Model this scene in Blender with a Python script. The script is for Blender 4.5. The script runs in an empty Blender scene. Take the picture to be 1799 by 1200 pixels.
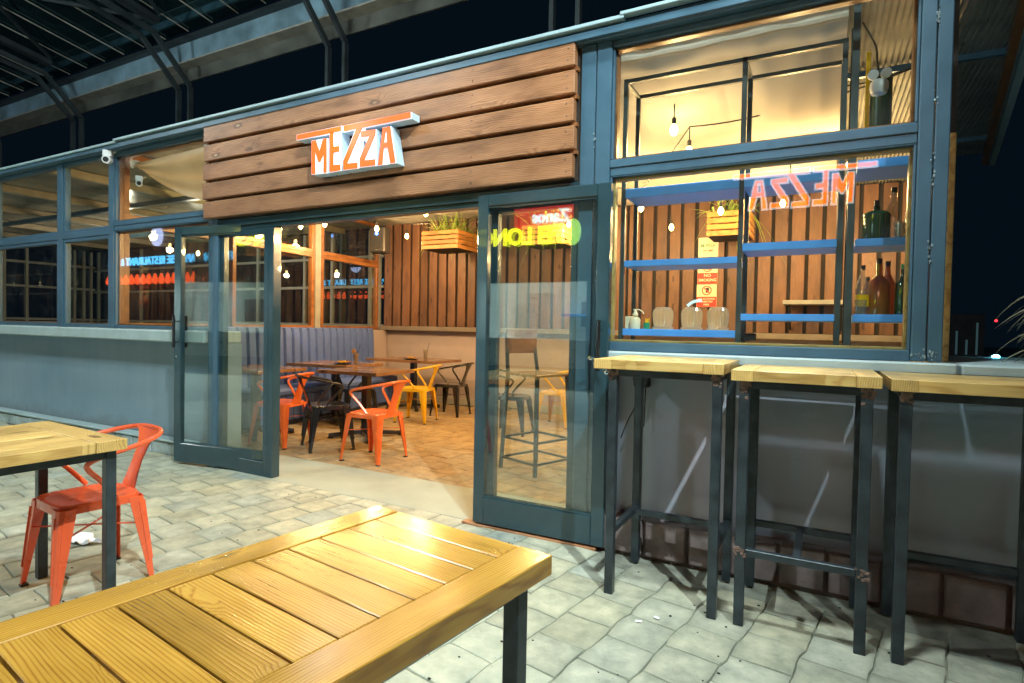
import bpy, bmesh, math, random
from mathutils import Vector, Matrix, noise
R = math.radians
random.seed(7)
S = bpy.context.scene
COL = S.collection
# ------------------------------------------------------------------ camera
F_PX, CAM_Z = 1020.0, 1.25
YAW, PIT, ROL = -0.49107691, 0.02369298, -0.01927243
_f = Vector((math.sin(YAW)*math.cos(PIT), math.cos(YAW)*math.cos(PIT), -math.sin(PIT)))
_r = Vector((math.cos(YAW), -math.sin(YAW), 0)); _d = _f.cross(_r)
_c, _s = math.cos(ROL), math.sin(ROL)
cr = _r*_c + _d*_s; cd = _d*_c - _r*_s
cam = bpy.data.cameras.new('camera'); camo = bpy.data.objects.new('camera', cam); COL.objects.link(camo)
cam.sensor_width = 36; cam.lens = F_PX/1799*36; cam.clip_end = 500; cam.clip_start = 0.02
camo.matrix_world = Matrix(((cr.x, -cd.x, -_f.x, 0), (cr.y, -cd.y, -_f.y, 0), (cr.z, -cd.z, -_f.z, CAM_Z), (0, 0, 0, 1)))
S.camera = camo
# ------------------------------------------------------------------ world: night sky
wd = bpy.data.worlds.new('World'); S.world = wd; wd.use_nodes = True
wn = wd.node_tree
sky = wn.nodes.new('ShaderNodeTexSky'); sky.sky_type = 'NISHITA'; sky.sun_disc = False
sky.sun_elevation = R(-6); sky.sun_rotation = R(200)
wn.links.new(sky.outputs[0], wn.nodes['Background'].inputs[0]); wn.nodes['Background'].inputs[1].default_value = 0.10
glow = wn.nodes.new('ShaderNodeBackground'); glow.inputs[0].default_value = (.18, .50, .95, 1); glow.inputs[1].default_value = .006   # faint city sky glow
addn = wn.nodes.new('ShaderNodeAddShader'); wn.links.new(wn.nodes['Background'].outputs[0], addn.inputs[0]); wn.links.new(glow.outputs[0], addn.inputs[1])
wn.links.new(addn.outputs[0], wn.nodes['World Output'].inputs[0])
# ------------------------------------------------------------------ render look
S.view_settings.view_transform = 'Standard'; S.view_settings.look = 'None'
S.view_settings.exposure = 0.38; S.view_settings.gamma = 1; S.view_settings.use_curve_mapping = False
S.render.engine = 'CYCLES'; S.cycles.use_denoising = True
try: S.cycles.denoiser = 'OPENIMAGEDENOISE'
except Exception: pass
S.cycles.max_bounces = 8; S.cycles.transparent_max_bounces = 24; S.cycles.glossy_bounces = 4
S.cycles.diffuse_bounces = 4; S.cycles.caustics_reflective = False; S.cycles.caustics_refractive = False
S.cycles.sample_clamp_indirect = 4.0

FLOOD = [((-0.46, 1.36, 6.5), 1100), ((1.9, -0.5, 6.0), 2300), ((-6.0, -1.0, 6.0), 680), ((-11.5, 0.2, 6.0), 700)]
FLOOD_COL = (0.84, 0.98, 0.98)
WARM = (1.0, 0.62, 0.26)

# ================================================================== helpers
def srgb(h):
    return tuple(((c/255)/12.92 if c/255 <= .04045 else ((c/255+.055)/1.055)**2.4) for c in h)+(1,)
class N:
    """tiny node helper"""
    def __init__(s, name):
        s.m = bpy.data.materials.new(name); s.m.use_nodes = True; s.t = s.m.node_tree
        s.b = s.t.nodes['Principled BSDF']; s.o = s.t.nodes['Material Output']
    def n(s, ty, **k):
        x = s.t.nodes.new('ShaderNode'+ty)
        for a, v in k.items():
            if a.startswith('i_'):
                x.inputs[a[2:].replace('_', ' ')].default_value = v
            else: setattr(x, a, v)
        return x
    def l(s, a, b): s.t.links.new(a, b)
    def ramp(s, fac, stops):
        r = s.n('ValToRGB'); e = r.color_ramp.elements
        while len(e) < len(stops): e.new(.5)
        for q, (p, c) in zip(e, stops):
            q.position = p; q.color = c if len(c) == 4 else tuple(c)+(1,)
        s.l(fac, r.inputs[0]); return r.outputs[0]
    def coord(s, scale=(1, 1, 1), rnd=True, kind='Object'):
        tc = s.n('TexCoord'); mp = s.n('Mapping'); mp.inputs['Scale'].default_value = scale
        if rnd:
            oi = s.n('ObjectInfo'); mu = s.n('Math', operation='MULTIPLY'); mu.inputs[1].default_value = 37.0
            s.l(oi.outputs['Random'], mu.inputs[0]); cb = s.n('CombineXYZ')
            for k in range(3): s.l(mu.outputs[0], cb.inputs[k])
            s.l(cb.outputs[0], mp.inputs['Location'])
        s.l(tc.outputs[kind], mp.inputs[0]); return mp.outputs[0]
    def bump(s, h, st=.3, dist=.01):
        b = s.n('Bump'); b.inputs['Strength'].default_value = st; b.inputs['Distance'].default_value = dist
        s.l(h, b.inputs['Height']); s.l(b.outputs[0], s.b.inputs['Normal'])
def mat_paint(name, col, rough=.45, var=.12, scale=6, metal=0, bump=.08, coat=0, spec=.5, dirt=None):
    s = N(name); b = s.b
    no = s.n('TexNoise'); no.inputs['Scale'].default_value = scale; no.inputs['Detail'].default_value = 7
    s.l(s.coord(rnd=True), no.inputs['Vector'])
    lo = tuple(c*(1-var) for c in col); hi = tuple(min(1, c*(1+var)) for c in col)
    cc = s.ramp(no.outputs[0], [(.3, lo), (.7, hi)])
    if dirt:
        cn = s.n('TexNoise'); cn.inputs['Scale'].default_value = 26; cn.inputs['Detail'].default_value = 6; cn.inputs['Roughness'].default_value = .7; s.l(s.coord(rnd=True), cn.inputs[0])
        cm = s.n('MixRGB'); s.l(s.ramp(cn.outputs[0], [(.62, (0, 0, 0)), (.68, (dirt,)*3)]), cm.inputs[0]); s.l(cc, cm.inputs[1]); cm.inputs[2].default_value = tuple(c*.25+.02 for c in col)+(1,); cc = cm.outputs[0]
    s.l(cc, b.inputs['Base Color'])
    rr = s.n('MapRange'); rr.inputs['To Min'].default_value = max(.02, rough-.12); rr.inputs['To Max'].default_value = rough+.14
    s.l(no.outputs[0], rr.inputs[0]); s.l(rr.outputs[0], b.inputs['Roughness'])
    b.inputs['Metallic'].default_value = metal; b.inputs['Coat Weight'].default_value = coat
    b.inputs['Specular IOR Level'].default_value = spec
    if bump:
        n2 = s.n('TexNoise'); n2.inputs['Scale'].default_value = scale*9; s.l(s.coord(), n2.inputs['Vector'])
        s.bump(n2.outputs[0], bump, .004)
    return s.m
def mat_wood(name, light, mid, dark, rough=.4, coat=0, tone=.25, grain=1.0, knots=True, bump=.25, knotcol=(.05, .02, .01), wobble=.075, rc=.42, kd=(2.6, 9), blotch=.55):
    s = N(name); b = s.b
    v = s.coord((1, 1, 1))
    wob = s.n('TexNoise'); wob.inputs['Scale'].default_value = 2.2; wob.inputs['Detail'].default_value = 4; wob.inputs['Roughness'].default_value = .38
    mp0 = s.n('Mapping'); mp0.inputs['Scale'].default_value = (.9, 3.5, 3.5); s.l(v, mp0.inputs[0]); s.l(mp0.outputs[0], wob.inputs[0])
    # knots
    vo = s.n('TexVoronoi'); vo.inputs['Scale'].default_value = 1.0; mk = s.n('Mapping')
    mk.inputs['Scale'].default_value = (kd[0], kd[1], .01); s.l(v, mk.inputs[0])
    dn = s.n('TexNoise'); dn.inputs['Scale'].default_value = 9; s.l(mk.outputs[0], dn.inputs[0])
    mx0 = s.n('MixRGB'); mx0.inputs[0].default_value = .08; s.l(mk.outputs[0], mx0.inputs[1]); s.l(dn.outputs['Color'], mx0.inputs[2])
    s.l(mx0.outputs[0], vo.inputs[0])
    # rings: distance across, displaced by wobble and knots
    sx = s.n('SeparateXYZ'); s.l(v, sx.inputs[0])
    a1 = s.n('Math', operation='MULTIPLY_ADD'); s.l(wob.outputs[0], a1.inputs[0]); a1.inputs[1].default_value = wobble; s.l(sx.outputs['Y'], a1.inputs[2])
    kx = s.n('MapRange'); kx.inputs['From Min'].default_value = 0; kx.inputs['From Max'].default_value = .35
    kx.inputs['To Min'].default_value = .045; kx.inputs['To Max'].default_value = 0; s.l(vo.outputs['Distance'], kx.inputs[0])
    a2 = s.n('Math', operation='ADD'); s.l(a1.outputs[0], a2.inputs[0]); s.l(kx.outputs[0], a2.inputs[1])
    a3 = s.n('Math', operation='MULTIPLY'); s.l(a2.outputs[0], a3.inputs[0]); a3.inputs[1].default_value = 310*grain
    si = s.n('Math', operation='SINE'); s.l(a3.outputs[0], si.inputs[0])
    fine = s.n('TexNoise'); fine.inputs['Scale'].default_value = 1; fine.inputs['Detail'].default_value = 5
    mf = s.n('Mapping'); mf.inputs['Scale'].default_value = (7, 190, 190); s.l(v, mf.inputs[0]); s.l(mf.outputs[0], fine.inputs[0])
    mr = s.n('MapRange'); mr.inputs['From Min'].default_value = -1; s.l(si.outputs[0], mr.inputs[0])
    mixv = s.n('Math', operation='MULTIPLY_ADD'); s.l(fine.outputs[0], mixv.inputs[0]); mixv.inputs[1].default_value = 1-rc
    pwr = s.n('Math', operation='POWER'); s.l(mr.outputs[0], pwr.inputs[0]); pwr.inputs[1].default_value = 2.4
    m2 = s.n('Math', operation='MULTIPLY'); s.l(pwr.outputs[0], m2.inputs[0]); m2.inputs[1].default_value = rc; s.l(m2.outputs[0], mixv.inputs[2])
    c1 = s.ramp(mixv.outputs[0], [(.12, light), (.5, mid), (.92, dark)])
    # blotches
    bl = s.n('TexNoise'); bl.inputs['Scale'].default_value = 3.5; bl.inputs['Detail'].default_value = 4; mb = s.n('Mapping'); mb.inputs['Scale'].default_value = (.8, 2.5, 2.5)
    s.l(v, mb.inputs[0]); s.l(mb.outputs[0], bl.inputs[0])
    mm = s.n('MixRGB', blend_type='MULTIPLY'); mm.inputs[0].default_value = blotch; s.l(c1, mm.inputs[1])
    s.l(s.ramp(bl.outputs[0], [(.28, (.50, .46, .42)), (.5, (.88, .86, .84)), (.72, (1.12, 1.12, 1.12))]), mm.inputs[2])
    out = mm.outputs[0]
    if knots:
        mk2 = s.n('MixRGB'); s.l(s.ramp(vo.outputs['Distance'], [(.035, (1, 1, 1)), (.085, (0, 0, 0))]), mk2.inputs[0])
        s.l(out, mk2.inputs[1]); mk2.inputs[2].default_value = knotcol+(1,); out = mk2.outputs[0]
        rim = s.n('MixRGB', blend_type='MULTIPLY'); s.l(s.ramp(vo.outputs['Distance'], [(.05, (0, 0, 0)), (.085, (1, 1, 1)), (.10, (.8, .8, .8)), (.16, (0, 0, 0))]), rim.inputs[0]); s.l(out, rim.inputs[1]); rim.inputs[2].default_value = (.34, .28, .24, 1); out = rim.outputs[0]
    oi = s.n('ObjectInfo'); hs = s.n('HueSaturation'); s.l(out, hs.inputs['Color'])
    r2 = s.n('MapRange'); r2.inputs['To Min'].default_value = 1-tone; r2.inputs['To Max'].default_value = 1+tone; s.l(oi.outputs['Random'], r2.inputs[0])
    s.l(r2.outputs[0], hs.inputs['Value']); s.l(hs.outputs[0], b.inputs['Base Color'])
    r3 = s.n('MapRange'); r3.inputs['To Min'].default_value = rough-.1; r3.inputs['To Max'].default_value = rough+.15; s.l(bl.outputs[0], r3.inputs[0])
    s.l(r3.outputs[0], b.inputs['Roughness']); b.inputs['Coat Weight'].default_value = coat; r4 = s.n('MapRange'); r4.inputs['To Min'].default_value = .05; r4.inputs['To Max'].default_value = .34; s.l(bl.outputs[0], r4.inputs[0]); s.l(r4.outputs[0], b.inputs['Coat Roughness'])
    s.bump(mixv.outputs[0], bump, .003)
    return s.m
def mat_emit(name, col, st):
    s = N(name); s.b.inputs['Base Color'].default_value = tuple(min(1, c) for c in col)+(1,)
    s.b.inputs['Emission Color'].default_value = col+(1,); s.b.inputs['Emission Strength'].default_value = st
    s.b.inputs['Roughness'].default_value = .4
    return s.m
def mat_glass(name, tint=(.93, .97, .96), f0=.045, smudge=.5, gain=1.0):
    s = N(name); t = s.t; t.nodes.remove(s.b)
    tr = s.n('BsdfTransparent'); tr.inputs[0].default_value = tint+(1,)
    gl = s.n('BsdfGlossy'); gl.inputs['Roughness'].default_value = .012
    lw = s.n('LayerWeight'); lw.inputs['Blend'].default_value = .5
    pw = s.n('Math', operation='POWER'); s.l(lw.outputs['Facing'], pw.inputs[0]); pw.inputs[1].default_value = 5
    ma = s.n('Math', operation='MULTIPLY_ADD'); s.l(pw.outputs[0], ma.inputs[0]); ma.inputs[1].default_value = (1-f0)*gain; ma.inputs[2].default_value = f0*gain
    mx = s.n('MixShader'); s.l(ma.outputs[0], mx.inputs[0]); s.l(tr.outputs[0], mx.inputs[1]); s.l(gl.outputs[0], mx.inputs[2])
    # faint dust
    df = s.n('BsdfDiffuse'); df.inputs[0].default_value = (.6, .62, .6, 1)
    no = s.n('TexNoise'); no.inputs['Scale'].default_value = 5; no.inputs['Detail'].default_value = 9; no.inputs['Roughness'].default_value = .7; s.l(s.coord(), no.inputs[0])
    rr = s.n('MapRange'); rr.inputs['From Min'].default_value = .5; rr.inputs['From Max'].default_value = .85; rr.inputs['To Max'].default_value = .06*smudge
    s.l(no.outputs[0], rr.inputs[0]); m2 = s.n('MixShader'); s.l(rr.outputs[0], m2.inputs[0]); s.l(mx.outputs[0], m2.inputs[1]); s.l(df.outputs[0], m2.inputs[2])
    s.l(m2.outputs[0], s.o.inputs[0]); return s.m
def mat_paver(name, a, b_, c, edge=False):
    s = N(name); v = s.coord(rnd=True)
    n1 = s.n('TexNoise'); n1.inputs['Scale'].default_value = 9; n1.inputs['Detail'].default_value = 10; n1.inputs['Roughness'].default_value = .68; s.l(v, n1.inputs[0])
    n2 = s.n('TexNoise'); n2.inputs['Scale'].default_value = 60; n2.inputs['Detail'].default_value = 4; s.l(v, n2.inputs[0])
    base = s.ramp(n1.outputs[0], [(.33, a), (.5, b_), (.66, c)])
    oi = s.n('ObjectInfo'); hs = s.n('HueSaturation'); s.l(base, hs.inputs['Color'])
    r2 = s.n('MapRange'); r2.inputs['To Min'].default_value = .88; r2.inputs['To Max'].default_value = 1.12; s.l(oi.outputs['Random'], r2.inputs[0]); s.l(r2.outputs[0], hs.inputs['Value'])
    wn_ = s.n('TexWhiteNoise', noise_dimensions='1D'); s.l(oi.outputs['Random'], wn_.inputs['W'])
    tint = s.n('MixRGB', blend_type='MULTIPLY'); tint.inputs[0].default_value = 1; s.l(hs.outputs[0], tint.inputs[1])
    s.l(s.ramp(wn_.outputs[0], [(0, (.84, .92, 1.0)), (.12, (.97, .99, 1)), (.75, (1.0, .98, .92)), (1, (.99, .94, .84))]), tint.inputs[2])
    # specks
    vo = s.n('TexVoronoi'); vo.inputs['Scale'].default_value = 26; s.l(v, vo.inputs[0])
    sp = s.n('MixRGB'); s.l(s.ramp(vo.outputs['Distance'], [(.045, (1, 1, 1)), (.075, (0, 0, 0))]), sp.inputs[0])
    s.l(tint.outputs[0], sp.inputs[1]); sp.inputs[2].default_value = (.12, .12, .11, 1)
    out = sp.outputs[0]
    if edge:
        tc = s.n('TexCoord'); sx = s.n('SeparateXYZ'); s.l(tc.outputs['Object'], sx.inputs[0]); ab = []
        for q in 'XY':
            a_ = s.n('Math', operation='ABSOLUTE'); s.l(sx.outputs[q], a_.inputs[0]); ab.append(a_)
        mxx = s.n('Math', operation='MAXIMUM'); s.l(ab[0].outputs[0], mxx.inputs[0]); s.l(ab[1].outputs[0], mxx.inputs[1])
        ad_ = s.n('Math', operation='MULTIPLY_ADD'); s.l(n1.outputs[0], ad_.inputs[0]); ad_.inputs[1].default_value = .055; s.l(mxx.outputs[0], ad_.inputs[2])
        em = s.n('MixRGB'); s.l(s.ramp(ad_.outputs[0], [(.095, (0, 0, 0)), (.150, (.5, .5, .5))]), em.inputs[0]); s.l(out, em.inputs[1]); em.inputs[2].default_value = (.20, .215, .16, 1); out = em.outputs[0]
    s.l(out, s.b.inputs['Base Color']); s.b.inputs['Roughness'].default_value = .62
    ad = s.n('Math', operation='ADD'); s.l(n1.outputs[0], ad.inputs[0]); m_ = s.n('Math', operation='MULTIPLY'); s.l(n2.outputs[0], m_.inputs[0]); m_.inputs[1].default_value = .35
    s.l(m_.outputs[0], ad.inputs[1]); s.bump(ad.outputs[0], .30, .005); return s.m

M = {}
M['frame'] = mat_paint('blue grey steel paint', (.046, .105, .155), .34, .14, 5, dirt=.35)
M['leaf'] = mat_paint('dark teal gloss aluminium', (.018, .048, .062), .20, .15, 4, coat=.3)
def mk_wall():
    s = N('grey blue wall paint'); v = s.coord(rnd=False); n1 = s.n('TexNoise'); n1.inputs['Scale'].default_value = .9; n1.inputs['Detail'].default_value = 5; s.l(v, n1.inputs[0])
    mp = s.n('Mapping'); mp.inputs['Scale'].default_value = (6, 6, .5); s.l(v, mp.inputs[0]); n2 = s.n('TexNoise'); n2.inputs['Scale'].default_value = 1.5; n2.inputs['Detail'].default_value = 6; s.l(mp.outputs[0], n2.inputs[0])
    c = s.ramp(n1.outputs[0], [(.3, (.15, .235, .30)), (.5, (.185, .275, .34)), (.7, (.215, .30, .36))]); m = s.n('MixRGB', blend_type='MULTIPLY'); m.inputs[0].default_value = .3; s.l(c, m.inputs[1])
    s.l(s.ramp(n2.outputs[0], [(.3, (.78, .78, .8)), (.55, (1, 1, 1)), (.8, (1.1, 1.1, 1.08))]), m.inputs[2])
    sx = s.n('SeparateXYZ'); s.l(v, sx.inputs[0]); nn = s.n('TexNoise'); nn.inputs['Scale'].default_value = 7; nn.inputs['Detail'].default_value = 6; s.l(v, nn.inputs[0]); ad = s.n('Math', operation='MULTIPLY_ADD'); s.l(nn.outputs[0], ad.inputs[0]); ad.inputs[1].default_value = -.28; s.l(sx.outputs['Z'], ad.inputs[2])
    dm = s.n('MixRGB'); s.l(s.ramp(ad.outputs[0], [(.0, (.6, .6, .6)), (.12, (0, 0, 0))]), dm.inputs[0]); s.l(m.outputs[0], dm.inputs[1]); dm.inputs[2].default_value = (.12, .13, .12, 1); s.l(dm.outputs[0], s.b.inputs['Base Color'])
    s.b.inputs['Roughness'].default_value = .42; s.bump(n1.outputs[0], .35, .03); return s.m
M['wall'] = mk_wall()
def mk_walldark():
    s = N('glossy grey sheet paint'); v = s.coord(rnd=False); wv = s.n('TexWave'); wv.inputs['Scale'].default_value = 1.1; wv.inputs['Distortion'].default_value = 3; mp = s.n('Mapping'); mp.inputs['Scale'].default_value = (1, 1, .06)
    s.l(v, mp.inputs[0]); s.l(mp.outputs[0], wv.inputs[0]); no = s.n('TexNoise'); no.inputs['Scale'].default_value = 3; no.inputs['Detail'].default_value = 6; s.l(mp.outputs[0], no.inputs[0])
    s.l(s.ramp(no.outputs[0], [(.3, (.24, .34, .42)), (.5, (.32, .36, .44)), (.7, (.36, .34, .40))]), s.b.inputs['Base Color']); s.b.inputs['Roughness'].default_value = .22  # teal to purple streaks in the colour imitate blurred reflections
    s.bump(wv.outputs[1], .25, .02); return s.m
M['wall_dark'] = mk_walldark()
M['sill'] = mat_paint('pale sill plaster', (.34, .43, .44), .5, .12, 6, bump=.25)
M['inwall'] = mat_paint('cream inner wall', (.43, .36, .36), .6, .06, 3)
M['gutter'] = mat_paint('pale metal gutter', (.30, .42, .46), .35, .1, 4)
M['block'] = mat_paint('worn kerb block', (.30, .36, .36), .55, .35, 8, bump=.5)
M['brick'] = mat_paint('muted brown brick', (.19, .15, .145), .65, .3, 12, bump=.5)
M['mortar'] = mat_paint('grey mortar', (.17, .15, .145), .85, .25, 14, bump=.5)
M['joint'] = mat_paint('sand joints', (.24, .25, .20), .9, .35, 14, bump=.6)
M['concrete'] = mat_paint('smooth concrete', (.40, .40, .36), .55, .12, 3, bump=.2)
M['cladding'] = mat_wood('brown stained cladding', (.46, .225, .105), (.31, .135, .056), (.12, .045, .019), .38, .3, .20, 1.9, rc=.30, kd=(2.4, 6.5), blotch=1.0, knotcol=(.42, .26, .14))
M['plank'] = mat_wood('dark red brown planks', (.215, .105, .056), (.155, .072, .037), (.065, .028, .015), .5, 0, .28, 1.6, rc=.25, kd=(3, 9), blotch=.9)
M['backing'] = mat_paint('black backing', (.018, .013, .010), .8, .1)
M['pine'] = mat_wood('varnished yellow pine', (.51, .295, .048), (.43, .22, .027), (.20, .070, .007), .20, .9, .15, 2.9, rc=.38, kd=(3.4, 8), wobble=.045, blotch=.7, knotcol=(.10, .045, .02))
M['pale_pine'] = mat_wood('pale pine', (.68, .49, .185), (.58, .375, .115), (.31, .15, .035), .36, .2, .18, 2.5, rc=.38, kd=(3.0, 8), wobble=.045, blotch=.7, knotcol=(.14, .08, .05))
M['orange_wood'] = mat_wood('orange varnished window timber', (.30, .125, .042), (.24, .095, .030), (.14, .05, .018), .34, .15, .1, .7, knots=False)
M['crate_wood'] = mat_wood('orange crate timber', (.62, .30, .08), (.52, .23, .055), (.36, .14, .03), .4, 0, .1, .7, knots=False)
M['table_wood'] = mat_wood('brown dining tabletop timber', (.30, .16, .07), (.22, .11, .05), (.12, .055, .025), .22, .5, .1, .6)
M['dark_steel'] = mat_paint('dark steel tube', (.030, .042, .050), .34, .4, 14, metal=.3, bump=.1, dirt=.5)
M['rusty'] = mat_paint('welded rusty steel', (.15, .095, .075), .6, .5, 30, bump=.7)
M['canopy_steel'] = mat_paint('dark canopy steel', (.030, .040, .045), .45, .3, 3)
M['canopy_bar'] = mat_paint('grey glazing bar', (.42, .41, .36), .5, .3, 3)
M['galv'] = mat_paint('galvanised gutter beam', (.28, .45, .56), .45, .45, 1.5, metal=.2, bump=.1)
M['orange'] = mat_paint('orange powder coat', (.78, .135, .025), .25, .07, 4, coat=.3, bump=.03, dirt=.6)
M['coral'] = mat_paint('coral orange powder coat', (.70, .105, .035), .28, .08, 4, coat=.3, bump=.03, dirt=.6)
M['yellow'] = mat_paint('yellow powder coat', (.80, .47, .01), .28, .06, 4, coat=.3, bump=.03, dirt=.6)
M['black'] = mat_paint('black gloss metal', (.012, .012, .013), .2, .1, 4, coat=.4, bump=.02)
M['blackmatt'] = mat_paint('black plastic', (.016, .016, .018), .5, .1, 8)
M['speaker'] = mat_paint('speaker cabinet', (.025, .022, .022), .55, .1, 20)
M['fabric_blue'] = mat_paint('blue grey upholstery', (.075, .135, .40), .6, .08, 20, bump=.3)
M['seam'] = mat_paint('dark navy piping', (.02, .025, .06), .6, .1)
M['unit_steel'] = mat_paint('dark grey green unit steel', (.045, .060, .060), .4, .25, 8)
M['shelf_blue'] = mat_paint('bright blue shelf paint', (.10, .36, .90), .42, .1, 6)
M['white'] = mat_paint('white plastic', (.72, .74, .74), .35, .05, 8)
M['chrome'] = mat_paint('chrome', (.7, .72, .74), .12, .1, 10, metal=1)
M['red'] = mat_paint('red card', (.62, .03, .02), .5, .06)
M['cream_card'] = mat_paint('cream card', (.72, .60, .40), .5, .05)
M['green'] = mat_paint('green plastic', (.02, .25, .10), .4, .1)
M['grey_frame'] = mat_paint('pale grey window bar', (.28, .28, .26), .5, .12)
M['joist'] = mat_paint('pale roof joist', (.36, .30, .22), .6, .2)
M['glass'] = mat_glass('window glass', gain=1.15)
M['door_glass'] = mat_glass('door glass', (.95, .985, .975), .05, .3, 1.6)
M['tissue'] = mat_paint('white tissue', (.8, .82, .84), .8, .03)
M['wire'] = mat_paint('dark wire', (.02, .022, .02), .5, .1)
M['olive'] = mat_paint('dark green enamel', (.04, .07, .03), .3, .1, 5)
M['night'] = mat_paint('dark kiosk cladding', (.03, .035, .04), .5, .3, 3)
M['tile'] = mat_paint('white tiled wall', (.70, .78, .76), .35, .04, 3)
M['steel'] = mat_paint('brushed steel', (.45, .5, .5), .3, .15, 12, metal=.7)
M['bulb'] = mat_emit('lit warm bulb', (1.0, .66, .24), 26)
M['tube_emit'] = mat_emit('lit fluorescent tube', (.82, 1.0, .98), 9)
M['flood'] = mat_emit('lit floodlight lens', (.8, .98, 1.0), 20)
M['sign_white'] = mat_emit('lit white acrylic', (.74, .88, 1.0), .46)
M['sign_return'] = mat_emit('sign return in shade colour', (.45, .60, .70), .06)  # letter sides: shading put into a darker, bluish copy of the white
M['sign_orange'] = mat_emit('lit orange acrylic', (1.0, .09, .001), .72)
M['sign_yellow'] = mat_emit('lit yellow letters', (.95, .95, .02), 5)
M['sign_cyan'] = mat_emit('lit cyan letters', (.10, .55, 1.0), 7)
M['sign_refl_orange'] = mat_emit('lit orange face', (1.0, .17, .0), 11)
M['sign_refl_white'] = mat_emit('lit white border', (.70, .9, 1.0), 3.6)
M['sign_green'] = mat_emit('lit green disc', (.45, .9, .15), 3.5)
M['sign_red'] = mat_emit('lit red panel', (1.0, .04, .03), 1.4)
M['lantern'] = mat_emit('lit red lantern', (1.0, .10, .02), 5)
M['led_blue'] = mat_emit('blue indicator', (.05, .25, 1.0), 14)
M['cyan_spot'] = mat_emit('cyan deck light', (.15, .75, 1.0), 60)
M['red_spot'] = mat_emit('red beacon', (1.0, .02, .03), 4)
M['screen'] = mat_emit('lit screen', (.6, .75, .95), 1.6)
M['city_win'] = mat_emit('dim lit windows', (.25, .5, .55), .05)
def mk_cloth():
    s = N('cream drape cloth'); b = s.b; t = s.t
    no = s.n('TexNoise'); no.inputs['Scale'].default_value = 2; s.l(s.coord(rnd=False), no.inputs[0])
    col = s.ramp(no.outputs[0], [(.3, (.62, .56, .48)), (.7, (.74, .69, .60))])
    df = s.n('BsdfDiffuse'); tl = s.n('BsdfTranslucent'); s.l(col, df.inputs[0]); s.l(col, tl.inputs[0])
    wv = s.n('TexWave'); wv.inputs['Scale'].default_value = 2.2; wv.inputs['Distortion'].default_value = 9; wv.inputs['Detail'].default_value = 1; s.l(s.coord((1, .25, 1), rnd=False), wv.inputs[0])
    bp = s.n('Bump'); bp.inputs['Strength'].default_value = .12; bp.inputs['Distance'].default_value = .03; s.l(wv.outputs[1], bp.inputs['Height'])
    s.l(bp.outputs[0], df.inputs['Normal'])
    mx = s.n('MixShader'); mx.inputs[0].default_value = .35; s.l(df.outputs[0], mx.inputs[1]); s.l(tl.outputs[0], mx.inputs[2]); s.l(mx.outputs[0], s.o.inputs[0]); return s.m
M['cloth'] = mk_cloth()
def mk_poly():
    s = N('corrugated clear roofing')
    tr = s.n('BsdfTransparent'); tr.inputs[0].default_value = (.55, .62, .6, 1)
    pr = s.b; pr.inputs['Base Color'].default_value = (.22, .23, .20, 1); pr.inputs['Roughness'].default_value = .22
    no = s.n('TexNoise'); no.inputs['Scale'].default_value = 2.5; no.inputs['Detail'].default_value = 6; s.l(s.coord(rnd=False), no.inputs[0])
    s.l(s.ramp(no.outputs[0], [(.3, (.26, .27, .24)), (.7, (.55, .53, .45))]), pr.inputs['Base Color'])
    mx = s.n('MixShader'); mx.inputs[0].default_value = .72; s.l(tr.outputs[0], mx.inputs[1]); s.l(pr.outputs[0], mx.inputs[2]); s.l(mx.outputs[0], s.o.inputs[0]); return s.m
M['poly'] = mk_poly()
def mk_darkglass():
    s = N('dark canopy glass'); tr = s.n('BsdfTransparent'); tr.inputs[0].default_value = (.25, .33, .34, 1)
    gl = s.n('BsdfGlossy'); gl.inputs['Roughness'].default_value = .05; gl.inputs[0].default_value = (.5, .8, .85, 1)
    df = s.n('BsdfDiffuse'); df.inputs[0].default_value = (.012, .03, .034, 1)
    no = s.n('TexNoise'); no.inputs['Scale'].default_value = .5; no.inputs['Detail'].default_value = 3; s.l(s.coord(rnd=False), no.inputs[0])
    m0 = s.n('MixShader'); m0.inputs[0].default_value = .6; s.l(tr.outputs[0], m0.inputs[1]); s.l(df.outputs[0], m0.inputs[2])
    mx = s.n('MixShader'); s.l(s.ramp(no.outputs[0], [(.35, (.12,)*3), (.65, (.3,)*3)]), mx.inputs[0]); s.l(m0.outputs[0], mx.inputs[1]); s.l(gl.outputs[0], mx.inputs[2]); s.l(mx.outputs[0], s.o.inputs[0]); return s.m
M['canopy_glass'] = mk_darkglass()
M['paver'] = mat_paver('sandstone paver', (.25, .26, .205), (.375, .375, .295), (.50, .485, .37), True); M['paver_far'] = mat_paver('sandstone paver further off', (.27, .28, .22), (.35, .355, .275), (.44, .425, .325))
M['paver_in'] = mat_paver('tan indoor paver', (.23, .16, .085), (.33, .235, .125), (.42, .31, .17))
def mk_cutglass():
    s = N('cut glass'); tr = s.n('BsdfTransparent'); tr.inputs[0].default_value = (.90, .88, .80, 1)
    gl = s.n('BsdfGlossy'); gl.inputs['Roughness'].default_value = .10; df = s.n('BsdfTranslucent'); df.inputs[0].default_value = (.95, .90, .75, 1)
    m0 = s.n('MixShader'); m0.inputs[0].default_value = .38; s.l(tr.outputs[0], m0.inputs[1]); s.l(df.outputs[0], m0.inputs[2])
    mx = s.n('MixShader'); mx.inputs[0].default_value = .30; s.l(m0.outputs[0], mx.inputs[1]); s.l(gl.outputs[0], mx.inputs[2]); s.l(mx.outputs[0], s.o.inputs[0]); return s.m
M['cutglass'] = mk_cutglass()
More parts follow.
